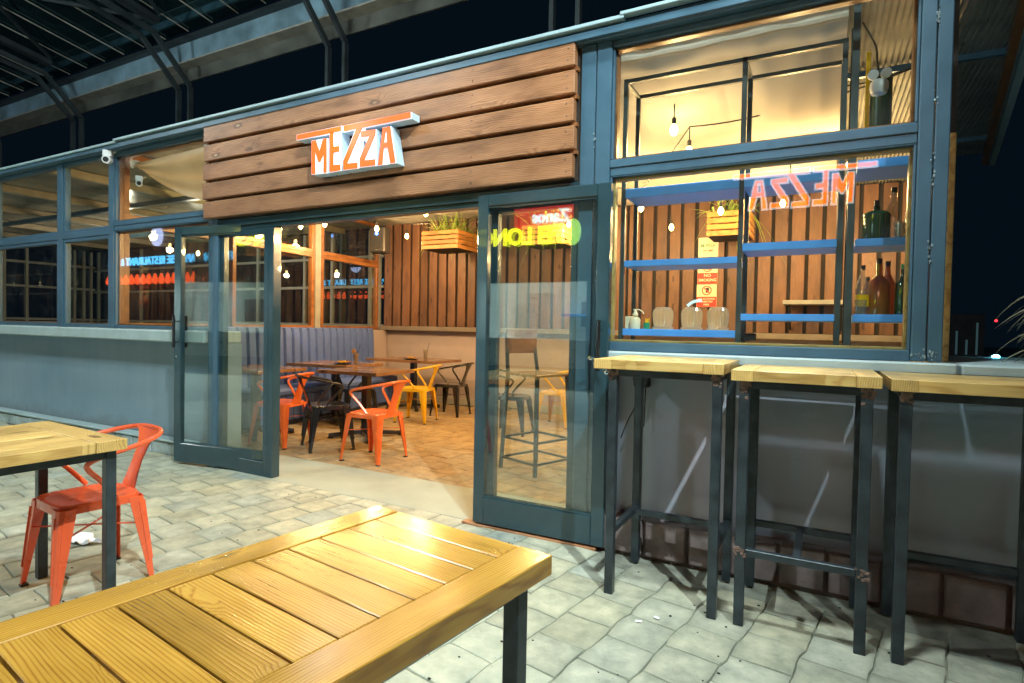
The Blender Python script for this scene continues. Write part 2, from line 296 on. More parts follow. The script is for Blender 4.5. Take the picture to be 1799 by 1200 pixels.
def mk_liquid(name, col, f=.5):
    s = N(name); tr = s.n('BsdfTransparent'); tr.inputs[0].default_value = col+(1,); gl = s.n('BsdfGlossy'); gl.inputs['Roughness'].default_value = .04
    df = s.n('BsdfDiffuse'); df.inputs[0].default_value = tuple(c*.6 for c in col)+(1,)
    m0 = s.n('MixShader'); m0.inputs[0].default_value = f; s.l(tr.outputs[0], m0.inputs[1]); s.l(df.outputs[0], m0.inputs[2])
    mx = s.n('MixShader'); mx.inputs[0].default_value = .12; s.l(m0.outputs[0], mx.inputs[1]); s.l(gl.outputs[0], mx.inputs[2]); s.l(mx.outputs[0], s.o.inputs[0]); return s.m
M['whisky'] = mk_liquid('amber bottle glass', (.75, .32, .05)); M['greenglass'] = mk_liquid('dark green bottle glass', (.03, .10, .03), .8)
M['clearglass'] = mk_liquid('clear bottle glass', (.85, .85, .78), .15); M['redtea'] = mk_liquid('red iced drink', (.7, .10, .03), .7); M['milk'] = mk_liquid('milky drink', (.75, .42, .25), .85)
def mk_leafm(name, a, b):
    s = N(name); oi = s.n('TexNoise'); oi.inputs['Scale'].default_value = 12; s.l(s.coord(), oi.inputs[0])
    s.l(s.ramp(oi.outputs[0], [(.3, a), (.7, b)]), s.b.inputs['Base Color']); s.b.inputs['Roughness'].default_value = .45
    tl = s.n('BsdfTranslucent'); s.l(s.ramp(oi.outputs[0], [(.3, a), (.7, b)]), tl.inputs[0])
    mx = s.n('MixShader'); mx.inputs[0].default_value = .3; s.l(s.b.outputs[0], mx.inputs[1]); s.l(tl.outputs[0], mx.inputs[2]); s.l(mx.outputs[0], s.o.inputs[0]); return s.m
M['leafgreen'] = mk_leafm('spider plant leaf', (.16, .34, .03), (.50, .60, .16)); M['palmleaf'] = mk_leafm('palm leaf in lit colour', (.42, .35, .18), (.68, .62, .42))  # palm leaves: light falling on them is put into the pale cream colour

# ------------------------------------------------------------------ mesh builders
class G:
    def __init__(s): s.v = []; s.f = []; s.smooth = False
    def box(s, x0, x1, y0, y1, z0, z1, c=0.0):
        if x0 > x1: x0, x1 = x1, x0
        if y0 > y1: y0, y1 = y1, y0
        if z0 > z1: z0, z1 = z1, z0
        c = min(c, (x1-x0)*.4, (y1-y0)*.4, (z1-z0)*.4)
        b = len(s.v)
        if c <= 0:
            s.v += [(x, y, z) for x in (x0, x1) for y in (y0, y1) for z in (z0, z1)]
            s.f += [tuple(b+i for i in q) for q in ((0, 1, 3, 2), (4, 6, 7, 5), (0, 4, 5, 1), (2, 3, 7, 6), (0, 2, 6, 4), (1, 5, 7, 3))]
            return s
        # chamfered box, 24 verts
        idx = {}
        for ix, X in enumerate((x0, x1)):
            for iy, Y in enumerate((y0, y1)):
                for iz, Z in enumerate((z0, z1)):
                    sx, sy, sz = (1, -1)[ix], (1, -1)[iy], (1, -1)[iz]
                    for ax, p in enumerate(((X, Y+sy*c, Z+sz*c), (X+sx*c, Y, Z+sz*c), (X+sx*c, Y+sy*c, Z))):
                        idx[ix, iy, iz, ax] = len(s.v); s.v.append(p)
        q = lambda *k: s.f.append(tuple(idx[i] for i in k))
        for i in (0, 1):
            q((i, 0, 0, 0), (i, 1, 0, 0), (i, 1, 1, 0), (i, 0, 1, 0)); q((0, i, 0, 1), (1, i, 0, 1), (1, i, 1, 1), (0, i, 1, 1)); q((0, 0, i, 2), (1, 0, i, 2), (1, 1, i, 2), (0, 1, i, 2))
            for j in (0, 1):
                q((0, i, j, 1), (1, i, j, 1), (1, i, j, 2), (0, i, j, 2)); q((i, 0, j, 0), (i, 1, j, 0), (i, 1, j, 2), (i, 0, j, 2)); q((i, j, 0, 0), (i, j, 1, 0), (i, j, 1, 1), (i, j, 0, 1))
                for k in (0, 1): q((i, j, k, 0), (i, j, k, 1), (i, j, k, 2))
        return s
    def tube(s, pts, r, n=8, closed=False, caps=True):
        P = [Vector(p) for p in pts]; rr = r if isinstance(r, (list, tuple)) else [r]*len(P)
        b = len(s.v); m = len(P); up = None
        for i, p in enumerate(P):
            a = P[(i-1) % m] if (i > 0 or closed) else P[i]; c = P[(i+1) % m] if (i < m-1 or closed) else P[i]
            t = (c-a); t = t.normalized() if t.length > 1e-9 else Vector((0, 0, 1))
            if up is None: up = t.orthogonal().normalized()
            up = (up-t*up.dot(t)); up = up.normalized() if up.length > 1e-6 else t.orthogonal().normalized(); w = t.cross(up)
            for k in range(n):
                an = 2*math.pi*(k+.5)/n; s.v.append(tuple(p+(up*math.cos(an)+w*math.sin(an))*rr[i]))
        for i in range(m if closed else m-1):
            for k in range(n):
                a0 = b+i*n; a1 = b+((i+1) % m)*n
                s.f.append((a0+k, a0+(k+1) % n, a1+(k+1) % n, a1+k))
        if caps and not closed:
            s.f.append(tuple(b+k for k in range(n))[::-1]); s.f.append(tuple(b+(m-1)*n+k for k in range(n)))
        return s
    def bar(s, p, q, w, h=None, up=(0, 0, 1)):
        """rectangular bar between two points"""
        h = h or w; p = Vector(p); q = Vector(q); t = (q-p).normalized(); u = Vector(up)
        if abs(t.dot(u)) > .98: u = Vector((0, 1, 0))
        a = t.cross(u).normalized(); c = a.cross(t).normalized(); b = len(s.v)
        for P in (p, q):
            for i, j in ((-1, -1), (1, -1), (1, 1), (-1, 1)): s.v.append(tuple(P+a*i*w/2+c*j*h/2))
        s.f += [(b, b+1, b+2, b+3), (b+4, b+7, b+6, b+5)]+[(b+k, b+4+k, b+4+(k+1) % 4, b+(k+1) % 4) for k in range(4)]
        return s
    def lathe(s, prof, c=(0, 0, 0), n=20):
        b = len(s.v); m = len(prof)
        for r, z in prof:
            for k in range(n):
                a = 2*math.pi*k/n; s.v.append((c[0]+r*math.cos(a), c[1]+r*math.sin(a), c[2]+z))
        for i in range(m-1):
            for k in range(n): s.f.append((b+i*n+k, b+i*n+(k+1) % n, b+(i+1)*n+(k+1) % n, b+(i+1)*n+k))
        if prof[0][0] > 1e-4: s.f.append(tuple(b+k for k in range(n))[::-1])
        if prof[-1][0] > 1e-4: s.f.append(tuple(b+(m-1)*n+k for k in range(n)))
        return s
    def prism(s, poly, y0, y1, plane='XZ'):
        """polygon (a,b) extruded between y0 and y1"""
        b = len(s.v); n = len(poly)
        mk = {'XZ': lambda a, c, y: (a, y, c), 'XY': lambda a, c, y: (a, c, y), 'YZ': lambda a, c, y: (y, a, c)}[plane]
        for y in (y0, y1):
            for a, c in poly: s.v.append(mk(a, c, y))
        s.f.append(tuple(range(b, b+n))); s.f.append(tuple(range(b+2*n-1, b+n-1, -1)))
        for k in range(n): s.f.append((b+k, b+n+k, b+n+(k+1) % n, b+(k+1) % n))
        return s
    def quad(s, *p):
        b = len(s.v); s.v += [tuple(x) for x in p]; s.f.append(tuple(range(b, b+len(p)))); return s
    def mesh(s, name):
        me = bpy.data.meshes.new(name); me.from_pydata(s.v, [], s.f)
        bm = bmesh.new(); bm.from_mesh(me); bmesh.ops.recalc_face_normals(bm, faces=bm.faces)
        big = [f for f in bm.faces if len(f.verts) > 4]
        if big: bmesh.ops.triangulate(bm, faces=big)
        bm.to_mesh(me); bm.free(); me.update()
        return me
def obj(name, g, m, parent=None, loc=(0, 0, 0), rot=(0, 0, 0), smooth=False, kind=None, label=None, raw=False):
    me = g if isinstance(g, bpy.types.Mesh) else g.mesh(name)
    if not me.materials and m is not None: me.materials.append(m if not isinstance(m, str) else M[m])
    if smooth:
        me.polygons.foreach_set('use_smooth', [True]*len(me.polygons))
        try: me.set_sharp_from_angle(angle=R(38))
        except Exception: pass
    o = bpy.data.objects.new(name, me); COL.objects.link(o); o.location = loc; o.rotation_euler = rot
    if parent: o.parent = parent
    if kind: o['kind'] = kind
    if label: o['label'] = label
    return o
def thing(name, label, cat, loc=(0, 0, 0), rotz=0, group=None):
    o = bpy.data.objects.new(name, None); COL.objects.link(o); o.location = loc; o.rotation_euler = (0, 0, rotz); o.empty_display_size = .1
    return tag(o, label, cat, group)
def tag(o, label, cat, group=None):
    o['label'] = label; o['category'] = cat
    if group: o['group'] = group
    return o
def bx(*a, c=0.0): return G().box(*a, c=c)
def centred(x0, x1, y0, y1, z0, z1, c, long='X'):
    """mesh centred on its middle with local X along its long side; returns (G, loc, rot)"""
    L = {'X': x1-x0, 'Y': y1-y0, 'Z': z1-z0}; ce = ((x0+x1)/2, (y0+y1)/2, (z0+z1)/2)
    if long == 'X': return bx(-L['X']/2, L['X']/2, -L['Y']/2, L['Y']/2, -L['Z']/2, L['Z']/2, c=c), ce, (0, 0, 0)
    if long == 'Y': return bx(-L['Y']/2, L['Y']/2, -L['X']/2, L['X']/2, -L['Z']/2, L['Z']/2, c=c), ce, (0, 0, math.pi/2)
    return bx(-L['Z']/2, L['Z']/2, -L['X']/2, L['X']/2, -L['Y']/2, L['Y']/2, c=c), ce, (math.pi/2, 0, math.pi/2) if False else (0, -math.pi/2, 0)
def board(name, parent, x0, x1, y0, y1, z0, z1, m, long='X', c=.003, label=None):
    if long == 'X':
        w, t = (y1-y0), (z1-z0); g = bx(-(x1-x0)/2, (x1-x0)/2, -w/2, w/2, -t/2, t/2, c=c); rot = (0, 0, 0)
    elif long == 'Y':
        g = bx(-(y1-y0)/2, (y1-y0)/2, -(x1-x0)/2, (x1-x0)/2, -(z1-z0)/2, (z1-z0)/2, c=c); rot = (0, 0, math.pi/2)
    elif long == 'XV':   # long in X, face in XZ: local Y is world Z
        g = bx(-(x1-x0)/2, (x1-x0)/2, -(z1-z0)/2, (z1-z0)/2, -(y1-y0)/2, (y1-y0)/2, c=c); rot = (math.pi/2, 0, 0)
    else:                # vertical plank: local X -> world Z, local Y -> world X
        g = bx(-(z1-z0)/2, (z1-z0)/2, -(x1-x0)/2, (x1-x0)/2, -(y1-y0)/2, (y1-y0)/2, c=c)
        o = obj(name, g, m, parent, label=label)
        o.matrix_local = Matrix(((0, 1, 0, (x0+x1)/2), (0, 0, 1, (y0+y1)/2), (1, 0, 0, (z0+z1)/2), (0, 0, 0, 1)))
        return o
    return obj(name, g, m, parent, ((x0+x1)/2, (y0+y1)/2, (z0+z1)/2), rot, label=label)
def copy_tree(o, parent=None):
    c = o.copy(); COL.objects.link(c); c.parent = parent
    for ch in list(o.children):
        copy_tree(ch, c)
    return c
def text_mesh(txt, size, extrude=.0, font_bold=0.0, sx=1.0, resolution=3):
    cu = bpy.data.curves.new('lettering', 'FONT'); cu.body = txt; cu.size = size; cu.extrude = extrude; cu.offset = font_bold; cu.resolution_u = resolution
    o = bpy.data.objects.new('lettering', cu); COL.objects.link(o); bpy.context.view_layer.update()
    me = bpy.data.meshes.new_from_object(o.evaluated_get(bpy.context.evaluated_depsgraph_get()))
    bpy.data.objects.remove(o); bpy.data.curves.remove(cu)
    if sx != 1.0:
        for v in me.vertices: v.co.x *= sx
    me.materials.clear(); return me
def lamp(name, loc, power, col, size=.05, parent=None):
    l = bpy.data.lights.new(name, 'POINT'); l.energy = power; l.color = col; l.shadow_soft_size = size
    o = bpy.data.objects.new(name, l); COL.objects.link(o); o.location = loc
    if parent: o.parent = parent
    return o
def catmull(P, n=8):
    P = [Vector(p) for p in P]; out = []
    Q = [P[0]*2-P[1]]+P+[P[-1]*2-P[-2]]
    for i in range(1, len(Q)-2):
        a, b, c, d = Q[i-1:i+3]
        for k in range(n):
            t = k/n; out.append(.5*((2*b)+(c-a)*t+(2*a-5*b+4*c-d)*t*t+(3*b-a-3*c+d)*t**3))
    out.append(P[-1]); return out

# ================================================================== ground and pavers
FY = 3.2
gr = obj('courtyard_ground', G().quad((-60, -30, -.012), (60, -30, -.012), (60, 90, -.012), (-60, 90, -.012)), 'joint', kind='structure')
PA = R(-9.5); PW, PL = .224, .220
ux, uy = Vector((math.cos(PA), math.sin(PA))), Vector((-math.sin(PA), math.cos(PA)))
def pv(c, s):
    """paver grid coordinates (metres across, metres along) to ground, with wavy distortion"""
    p = ux*c+uy*s
    w = noise.noise(Vector((p.x*5.5, p.y*5.5, 3)))*.016+noise.noise(Vector((p.x*17, p.y*17, 9)))*.008
    w2 = noise.noise(Vector((p.x*5, p.y*5, 13)))*.010+noise.noise(Vector((p.x*15, p.y*15, 19)))*.004
    return Vector((p.x+w, p.y+w2))
def paver_poly(ci, rj):
    off = .5*(ci % 2)+.12*math.sin(ci*2.3)
    c0, c1 = ci*PW, (ci+1)*PW; s0, s1 = (rj+off)*PL, (rj+1+off)*PL; k = 4
    P = [pv(c0+(c1-c0)*i/k, s0) for i in range(k)]+[pv(c1, s0+(s1-s0)*i/k) for i in range(k)]+[pv(c1+(c0-c1)*i/k, s1) for i in range(k)]+[pv(c0, s1+(s0-s1)*i/k) for i in range(k)]
    return P
def paver_geo(P, g, org=Vector((0, 0)), dz=0):
    ce = sum(P, Vector((0, 0)))/len(P); b = len(g.v); n = len(P)
    tilt = (random.uniform(-.012, .012), random.uniform(-.012, .012))
    for ins, z in ((.0014, -.010), (.0035, -.0024), (.011, .0), ):
        for i, p in enumerate(P):
            d = ce-p; d.normalize(); corner = 2.2 if i % 4 == 0 else 1.0
            q = p+d*ins*corner; g.v.append((q.x-org.x, q.y-org.y, z+dz+(q.x-ce.x)*tilt[0]+(q.y-ce.y)*tilt[1]))
    for r_ in range(2):
        for k in range(n): g.f.append((b+r_*n+k, b+r_*n+(k+1) % n, b+(r_+1)*n+(k+1) % n, b+(r_+1)*n+k))
    g.f.append(tuple(b+2*n+k for k in range(n)))
def in_frame(x, y, z=0):
    v = Vector((x, y, z-CAM_Z)); dz_ = v.dot(_f)
    if dz_ < .15: return None
    px = 899.5+F_PX*v.dot(cr)/dz_; py = 600+F_PX*v.dot(cd)/dz_
    return (px, py, dz_) if -30 < px < 1830 and -30 < py < 1230 else None
cells = []
for ci in range(-56, 16):
    for rj in range(-8, 48):
        P = paver_poly(ci, rj); ce = sum(P, Vector((0, 0)))/len(P)
        if not (-9.8 < ce.x < 2.6 and -.9 < ce.y < 7.75): continue
        if 3.30 < ce.y < 3.66 and ce.x > -4.7: continue            # threshold slab / plinth
        if ce.y > 3.25 and (ce.x < -6.3 or ce.x > .4): continue
        if ce.y > 3.0 and ce.x > -1.2 and ce.y < 3.8: continue
        if 3.27 < ce.y < 3.8 and ce.x < -4.5: continue
        fr = in_frame(ce.x, ce.y); cells.append((fr[2] if fr else 99, P, ce))
cells.sort(key=lambda q: q[0])
def occluded_cell(ce):  # hidden by the near tabletop or by the walls: not worth an object of its own
    fr = in_frame(ce.x, ce.y)
    if not fr: return True
    px, py, _ = fr
    return (py > 975 and px < 900 and py > 1075-.268*px+20) or (px > 1100 and ce.y > 3.1)
n_ind = 0; rest = G(); rest_in = G()
for dist, P, ce in cells:
    dz = random.uniform(-.0015, .0025)
    if n_ind < 299 and dist < 50 and not occluded_cell(ce):
        g = G(); paver_geo(P, g, ce, dz); obj('paver', g, 'paver_in' if ce.y > 3.6 else 'paver', gr, (ce.x, ce.y, 0), smooth=False); n_ind += 1
    else: paver_geo(P, rest_in if ce.y > 3.6 else rest, Vector((0, 0)), dz)
obj('paver', rest, 'paver_far', gr, kind='stuff'); obj('paver', rest_in, 'paver_in', gr, kind='stuff')
obj('threshold_slab', bx(-4.66, -1.30, 3.16, 3.80, -.03, .004, c=.004), mat_paint('worn cement screed', (.31, .335, .27), .6, .16, 3, bump=.3), gr)

# ================================================================== restaurant building
bld = thing('restaurant_building', 'blue grey framed glass restaurant front with brown timber cladding over open doors', 'building')
# --- low walls
obj('wall', bx(-16, -4.66, 3.36, 3.50, 0, 1.06), 'wall', bld)
w2 = obj('wall', bx(-1.085, 3.4, 3.25, 3.40, .0, 1.075), 'wall_dark', bld)
pl = obj('plinth', bx(-1.085, 3.4, 3.165, 3.25, -.02, .20), 'mortar', bld)
x = -1.07; i = 0
while x < 1.6:
    w = random.uniform(.19, .24); obj('brick', bx(-w/2, w/2, -.045, .045, -.095, .095, c=.008), 'brick', pl, (x+w/2, 3.175+random.uniform(-.006, .006), .105+random.uniform(-.004, .004)), (0, 0, random.uniform(-.03, .03))); x += w+.016
sl = obj('window_sill', bx(-16, -4.69, 3.15, 3.52, 1.060, 1.168, c=.012), 'sill', bld)
sl2 = obj('window_sill', bx(-1.07, .52, 3.125, 3.42, 1.078, 1.130, c=.008), 'sill', bld)
ct = obj('wall_cap', bx(.535, 3.4, 3.13, 4.5, 1.078, 1.128, c=.008), 'sill', bld)
obj('wall', bx(.62, 3.4, 4.30, 4.45, 0, 1.075), 'wall_dark', bld)
# --- kerb of blocks at the foot of the left wall
kb = obj('kerb', bx(-16, -5.02, 3.30, 3.358, -.02, .095), 'mortar', bld)
x = -5.04; k = 0
while x > -12.5:
    w = random.uniform(.24, .33); dz = random.uniform(-.004, .004)
    g = bx(-w/2, w/2, -.05, .05, -.06, .06, c=.01); obj('kerb_block', g, 'block', kb, (x-w/2, 3.30+random.uniform(-.006, .006), .055+dz), (0, 0, random.uniform(-.02, .02))); x -= w+.008
kt = obj('kerb_coping', bx(-12.6, -5.04, 3.235, 3.357, .1225, .1455, c=.006), 'sill', bld)
# --- facade frames: each bay's frame with its panes
def frame(name, bars, m='frame', parent=bld, c=.003, label=None):
    g = G()
    for b in bars: g.box(*b, c=c)
    return obj(name, g, m, parent, label=label)
Y0, Y1 = 3.165, 3.235
posts = [(-1.270, -1.182), (-1.176, -1.0885), (.352, .408), (.413, .468), (-4.650, -4.594), (-4.590, -4.532), (-6.195, -6.112), (-7.18, -7.075), (-8.72, -8.62), (-10.3, -10.2), (-12, -11.9)]
for a, b in posts:
    z0 = 0 if -4.7 < a < -1.0 else (1.135 if a > 0 else 1.17)
    obj('post', bx(a, b, Y0-.004, Y1+.004, z0, 2.878, c=.004), 'frame', bld)
def window(x0, x1, z0, z1, fw=.03, fb=None, ft=None, m='frame', glass='glass', name='window', inner=None):
    fb = fw if fb is None else fb; ft = fw if ft is None else ft
    f = frame(name, [(x0, x1, Y0+.01, Y1-.006, z0, z0+fb), (x0, x1, Y0+.01, Y1-.006, z1-ft, z1), (x0, x0+fw, Y0+.01, Y1-.006, z0+fb, z1-ft), (x1-fw, x1, Y0+.01, Y1-.006, z0+fb, z1-ft)], m)
    obj('pane', bx(x0+fw-.004, x1-fw+.004, 3.196, 3.202, z0+fb-.004, z1-ft+.004), glass, f)
    if inner:
        g = G(); iw = .013
        for b in ((x0+fw, x1-fw, 3.204, 3.25, z0+fb, z0+fb+iw), (x0+fw, x1-fw, 3.204, 3.25, z1-ft-iw, z1-ft), (x0+fw, x0+fw+iw, 3.204, 3.25, z0+fb+iw, z1-ft-iw), (x1-fw-iw, x1-fw, 3.204, 3.25, z0+fb+iw, z1-ft-iw)): g.box(*b, c=.002)
        obj('inner_frame', g, inner, f)
    return f
window(-1.0875, .351, 1.132, 2.116, .012, .050, .006, inner='pale_pine'); window(-1.0875, .351, 2.206, 2.876, .012, .006, .032, inner='orange_wood')
window(-6.111, -4.651, 1.172, 2.120, .014, .03, .008, inner='orange_wood'); window(-6.111, -4.651, 2.206, 2.876, .014, .008, .04, inner='orange_wood')
window(-7.074, -6.196, 1.172, 2.088, .035); window(-7.074, -6.196, 2.148, 2.876, .03)
window(-8.619, -7.181, 1.172, 2.088, .035); window(-8.619, -7.181, 2.148, 2.876, .03)
window(-10.199, -8.721, 1.172, 2.088, .035); window(-10.199, -8.721, 2.148, 2.876, .03)
obj('transom', G().box(-1.0875, .351, Y0, Y1, 2.163, 2.205, c=.003).box(-1.0875, .351, Y0+.008, Y1-.006, 2.117, 2.1625, c=.003), 'frame', bld)
obj('transom', G().box(-6.111, -4.651, Y0, Y1, 2.165, 2.205, c=.003).box(-6.111, -4.651, Y0+.008, Y1-.006, 2.121, 2.1645, c=.003), 'frame', bld)
obj('transom', bx(-11.9, -6.196, Y0, Y1, 2.0885, 2.1475, c=.004), 'frame', bld)
# door header and side lights
obj('door_header', G().box(-4.531, -1.271, Y0, Y1+.05, 2.052, 2.108, c=.004).box(-4.531, -1.271, Y0+.02, Y1+.03, 2.020, 2.0515, c=.003), 'leaf', bld)
for a, b, nm in ((-4.531, -3.93, 0), (-1.868, -1.271, 1)):
    f = frame('side_light', [(a, a+.05, 3.185, 3.235, 0.004, 2.019), (b-.05, b, 3.185, 3.235, .004, 2.019), (a+.05, b-.05, 3.185, 3.235, .004, .12), (a+.05, b-.05, 3.185, 3.235, 1.97, 2.019)], 'leaf')
    obj('pane', bx(a+.046, b-.046, 3.205, 3.211, .116, 1.974), 'glass', f)
obj('door_jamb', bx(-3.925, -3.865, 3.18, 3.26, .004, 2.019, c=.004), 'leaf', bld); obj('door_jamb', bx(-1.93, -1.87, 3.20, 3.26, .004, 2.019, c=.004), 'leaf', bld)
obj('threshold_strip', bx(-2.0, -1.10, 3.10, 3.158, -.01, .012, c=.003), 'cladding', bld)
# --- door leaves
def leaf(hx, hy, fx, fy, side):
    """hinge point to free edge; local X from hinge to free edge, local -Y is outside"""
    w = math.hypot(fx-hx, fy-hy); a = math.atan2(fy-hy, fx-hx)
    sg = 1 if side > 0 else -1   # outward direction in local Y
    z0, z1, t = .022, 2.068, .024
    g = G().box(0, .075, -t, t, z0, z1, c=.004).box(w-.078, w, -t, t, z0, z1, c=.004).box(.0755, w-.0785, -t, t, z0, z0+.165, c=.004).box(.0755, w-.0785, -t, t, z1-.07, z1, c=.004)
    for b in ((.0755, w-.0785, .187+.001, .199), (.0755, w-.0785, z1-.082, z1-.071)): g.box(b[0], b[1], -t*.62, t*.62, b[2], b[3])
    d = obj('door_leaf', g, 'leaf', bld, (hx, hy, 0), (0, 0, a))
    obj('pane', bx(.07, w-.073, -.003, .003, .182, z1-.066), 'door_glass', d)
    for s_ in (-1, 1):
        y = s_*.062; h = G().tube([(w-.042, y, 1.02), (w-.042, y, 1.30)], .0125, 10)
        for z in (1.07, 1.25): h.tube([(w-.042, s_*.02, z), (w-.042, y, z)], .007, 8)
        obj('handle', h, 'black', d, smooth=True)
    for z in ((.22, .80, 1.62, 1.88) if side > 0 else ()):
        g = G().tube([(-.012, sg*.028, z-.04), (-.012, sg*.028, z+.04)], .010, 8).box(0, .045, sg*.024, sg*.030, z-.03, z+.03).tube([(.0, sg*.036, z-.012), (.03, sg*.036, z+.018)], .006, 6)
        obj('hinge', g, 'black', d, smooth=True)
    return d, w
dl, wl = leaf(-3.90, 3.262, -5.005, 3.105, 1)
obj('edge_plate', bx(wl-.0005, wl+.004, -.018, .018, .03, .16), 'chrome', dl); obj('lock_cylinder', G().tube([(wl-.04, .024, .94), (wl-.04, .034, .94)], .012, 10), 'chrome', dl)
dr, wr = leaf(-1.918, 3.125, -1.055, 3.125, 0)
# --- timber cladding over the door
cb = obj('cladding_frame', bx(-4.640, -1.285, 3.165, 3.235, 2.112, 2.874), 'backing', bld)
zt = 2.893
for k in range(5):
    z1 = zt-k*.1585; z0 = z1-.134-(.004 if k == 4 else 0); xo = random.uniform(-.01, .01)
    board('cladding_board', cb, -4.655+xo, -1.290+random.uniform(-.006, .004), 3.108, 3.1635, z0, z1, 'cladding', 'XV', c=.006)
for k in range(4):
    for xx in (-4.63, -1.30): obj('batten', bx(xx-.02, xx+.02, 3.135, 3.164, zt-k*.1585-.157, zt-k*.1585-.136), 'orange_wood', cb)
g = G()
for k in range(5):
    zc = zt-k*.1585-.067
    for xx in (-4.60, -3.95, -1.98, -1.335):
        for dz_ in (-.035, .035): g.tube([(xx+random.uniform(-.006, .006), 3.1085, zc+dz_), (xx, 3.1055, zc+dz_)], .0045, 8)
obj('screw_heads', g, 'rusty', cb, kind='stuff')
wm = G()
for (xx, zz, n_) in ((.4105, 2.66, 16), (.4105, 2.30, 5), (.4105, 1.98, 10), (.4105, 1.62, 12), (.40, 1.165, 22), (-1.179, 2.30, 5), (-1.179, 1.98, 5), (-4.592, 2.42, 4)):
    for q_ in range(n_):
        r_ = random.uniform(.0015, .0045); x_ = xx+random.gauss(0, .004 if zz > 1.2 else .028); z_ = zz+random.gauss(0, .035 if zz > 1.2 else .010); wm.box(x_-r_, x_+r_, 3.157, 3.1625, z_-r_, z_+r_*1.6, c=.0015)
obj('weld_marks', wm, mat_paint('scuffed pale weld marks', (.28, .38, .42), .3, .5, 40, metal=.4), bld, kind='stuff')
# --- roof
rf = obj('roof_beam', G().box(-16, .80, 3.13, 3.235, 2.880, 2.955, c=.004), 'frame', bld)
obj('gutter', G().box(-16, -5.95, 3.085, 3.128, 2.925, 2.948, c=.003).box(-5.97, -1.0, 3.080, 3.128, 2.942, 2.964, c=.003).box(-1.02, .82, 3.075, 3.128, 2.958, 2.978, c=.003), 'gutter', bld)
obj('gutter_face', G().box(-16, .82, 3.100, 3.1295, 2.885, 2.9245, c=.002), 'frame', bld)
g = G(); n = 0
for xx, a, b in ((-6.25, 3.24, 7.9), ):
    X = -6.25
    while X < 1.38:
        ymax = 7.9 if X < .9 else 6.95
        ymin = 3.24 if X < .80 else 3.24+(X-.80)*6.2
        zz = 2.972 if n % 2 else 2.990
        g.v += [(X, ymin, zz), (X, ymax, zz)]
        if n: b0 = len(g.v)-4; g.f.append((b0, b0+1, b0+3, b0+2))
        X += .016; n += 1
obj('roof_sheet', g, 'poly', bld, smooth=True)
obj('roof_sheet', bx(-16.2, -6.26, 3.24, 7.9, 2.96, 2.98), 'poly', bld)
fa = G(); fa.bar((.80, 3.10, 2.93), (1.36, 6.98, 2.93), .045, .13); obj('fascia', fa, 'gutter', bld)
fa = G(); fa.bar((.755, 3.24, 2.905), (1.30, 6.95, 2.905), .04, .08); obj('fascia_board', fa, 'orange_wood', bld)
for y in (4.45, 6.3): obj('purlin', bx(-6.2, .80+(y-3.2)*.13, y-.015, y+.015, 2.93, 2.968), 'frame', bld)
obj('purlin', bx(-15.8, -6.3, 4.6, 4.66, 2.80, 2.86), 'frame', bld); obj('purlin', bx(-15.8, -6.3, 6.2, 6.26, 2.80, 2.86), 'frame', bld)
for X in (-7.6, -9.3, -11.0, -12.7, -14.4): obj('roof_joist', bx(X-.04, X+.04, 3.25, 7.75, 2.865, 2.955, c=.004), 'joist', bld)
# --- interior plank wall
iw = obj('inner_wall', bx(-6.75, 1.0, 7.80, 7.92, 0, 1.17), 'inwall', bld)
obj('wall_ledge', bx(-6.70, 1.0, 7.66, 7.80, 1.17, 1.243, c=.006), mat_paint('taupe ledge', (.20, .17, .14), .5), bld)
obj('skirting', bx(-6.70, 1.0, 7.775, 7.799, 0, .11, c=.003), 'concrete', bld)
pw = obj('plank_wall', bx(-6.70, 1.0, 7.805, 7.84, 1.243, 2.96), 'backing', bld)
x = -6.66
while x < .92:
    w = random.uniform(.132, .150); board('plank', pw, x, x+w, 7.772, 7.803, 1.246, 2.962, 'plank', 'V', c=.003); x += w+random.uniform(.038, .05)
# --- right end wall (splayed)
ew = G()
ew.bar((.50, 3.36, 1.6), (1.02, 6.9, 1.6), .03, .6); 
obj('end_wall', G().prism([(.50, 3.45), (.53, 3.45), (.95, 7.8), (.92, 7.8)], 0, 2.955, 'XY'), 'backing', bld)
obj('end_post', bx(.462, .524, 3.37, 3.43, 1.131, 2.20, c=.004), 'pale_pine', bld); obj('end_strip', bx(.452, .461, 3.37, 3.43, 1.131, 2.2), 'orange_wood', bld)
# --- left partition of orange framed windows, splayed slightly
pA, pB = Vector((-6.20, 3.26)), Vector((-6.65, 7.76)); pdir = (pB-pA).normalized(); plen = (pB-pA).length; pang = math.atan2(pdir.y, pdir.x)
pt = obj('partition_wall', bx(.26, plen, -.06, .06, 0, 1.17), 'inwall', bld, (pA.x, pA.y, 0), (0, 0, pang))
def pwin(s0, s1, z0, z1):
    fw = .055; g = G()
    for b in ((s0, s1, z0, z0+fw), (s0, s1, z1-fw, z1), (s0, s0+fw, z0+fw, z1-fw), (s1-fw, s1, z0+fw, z1-fw)): g.box(b[0], b[1], -.035, .035, b[2], b[3], c=.003)
    f = obj('partition_window', g, 'orange_wood', bld, (pA.x, pA.y, 0), (0, 0, pang))
    obj('pane', bx(s0+fw-.003, s1-fw+.003, -.003, .003, z0+fw-.003, z1-fw+.003), 'glass', f)
for s0, s1 in ((.03, 1.28), (1.34, 2.76), (2.90, 4.30)):
    pwin(s0, s1, 1.172, 2.26); pwin(s0, s1, 2.262, 2.93)
obj('partition_post', bx(2.775, 2.885, -.04, .04, 1.172, 2.94), 'grey_frame', bld, (pA.x, pA.y, 0), (0, 0, pang))
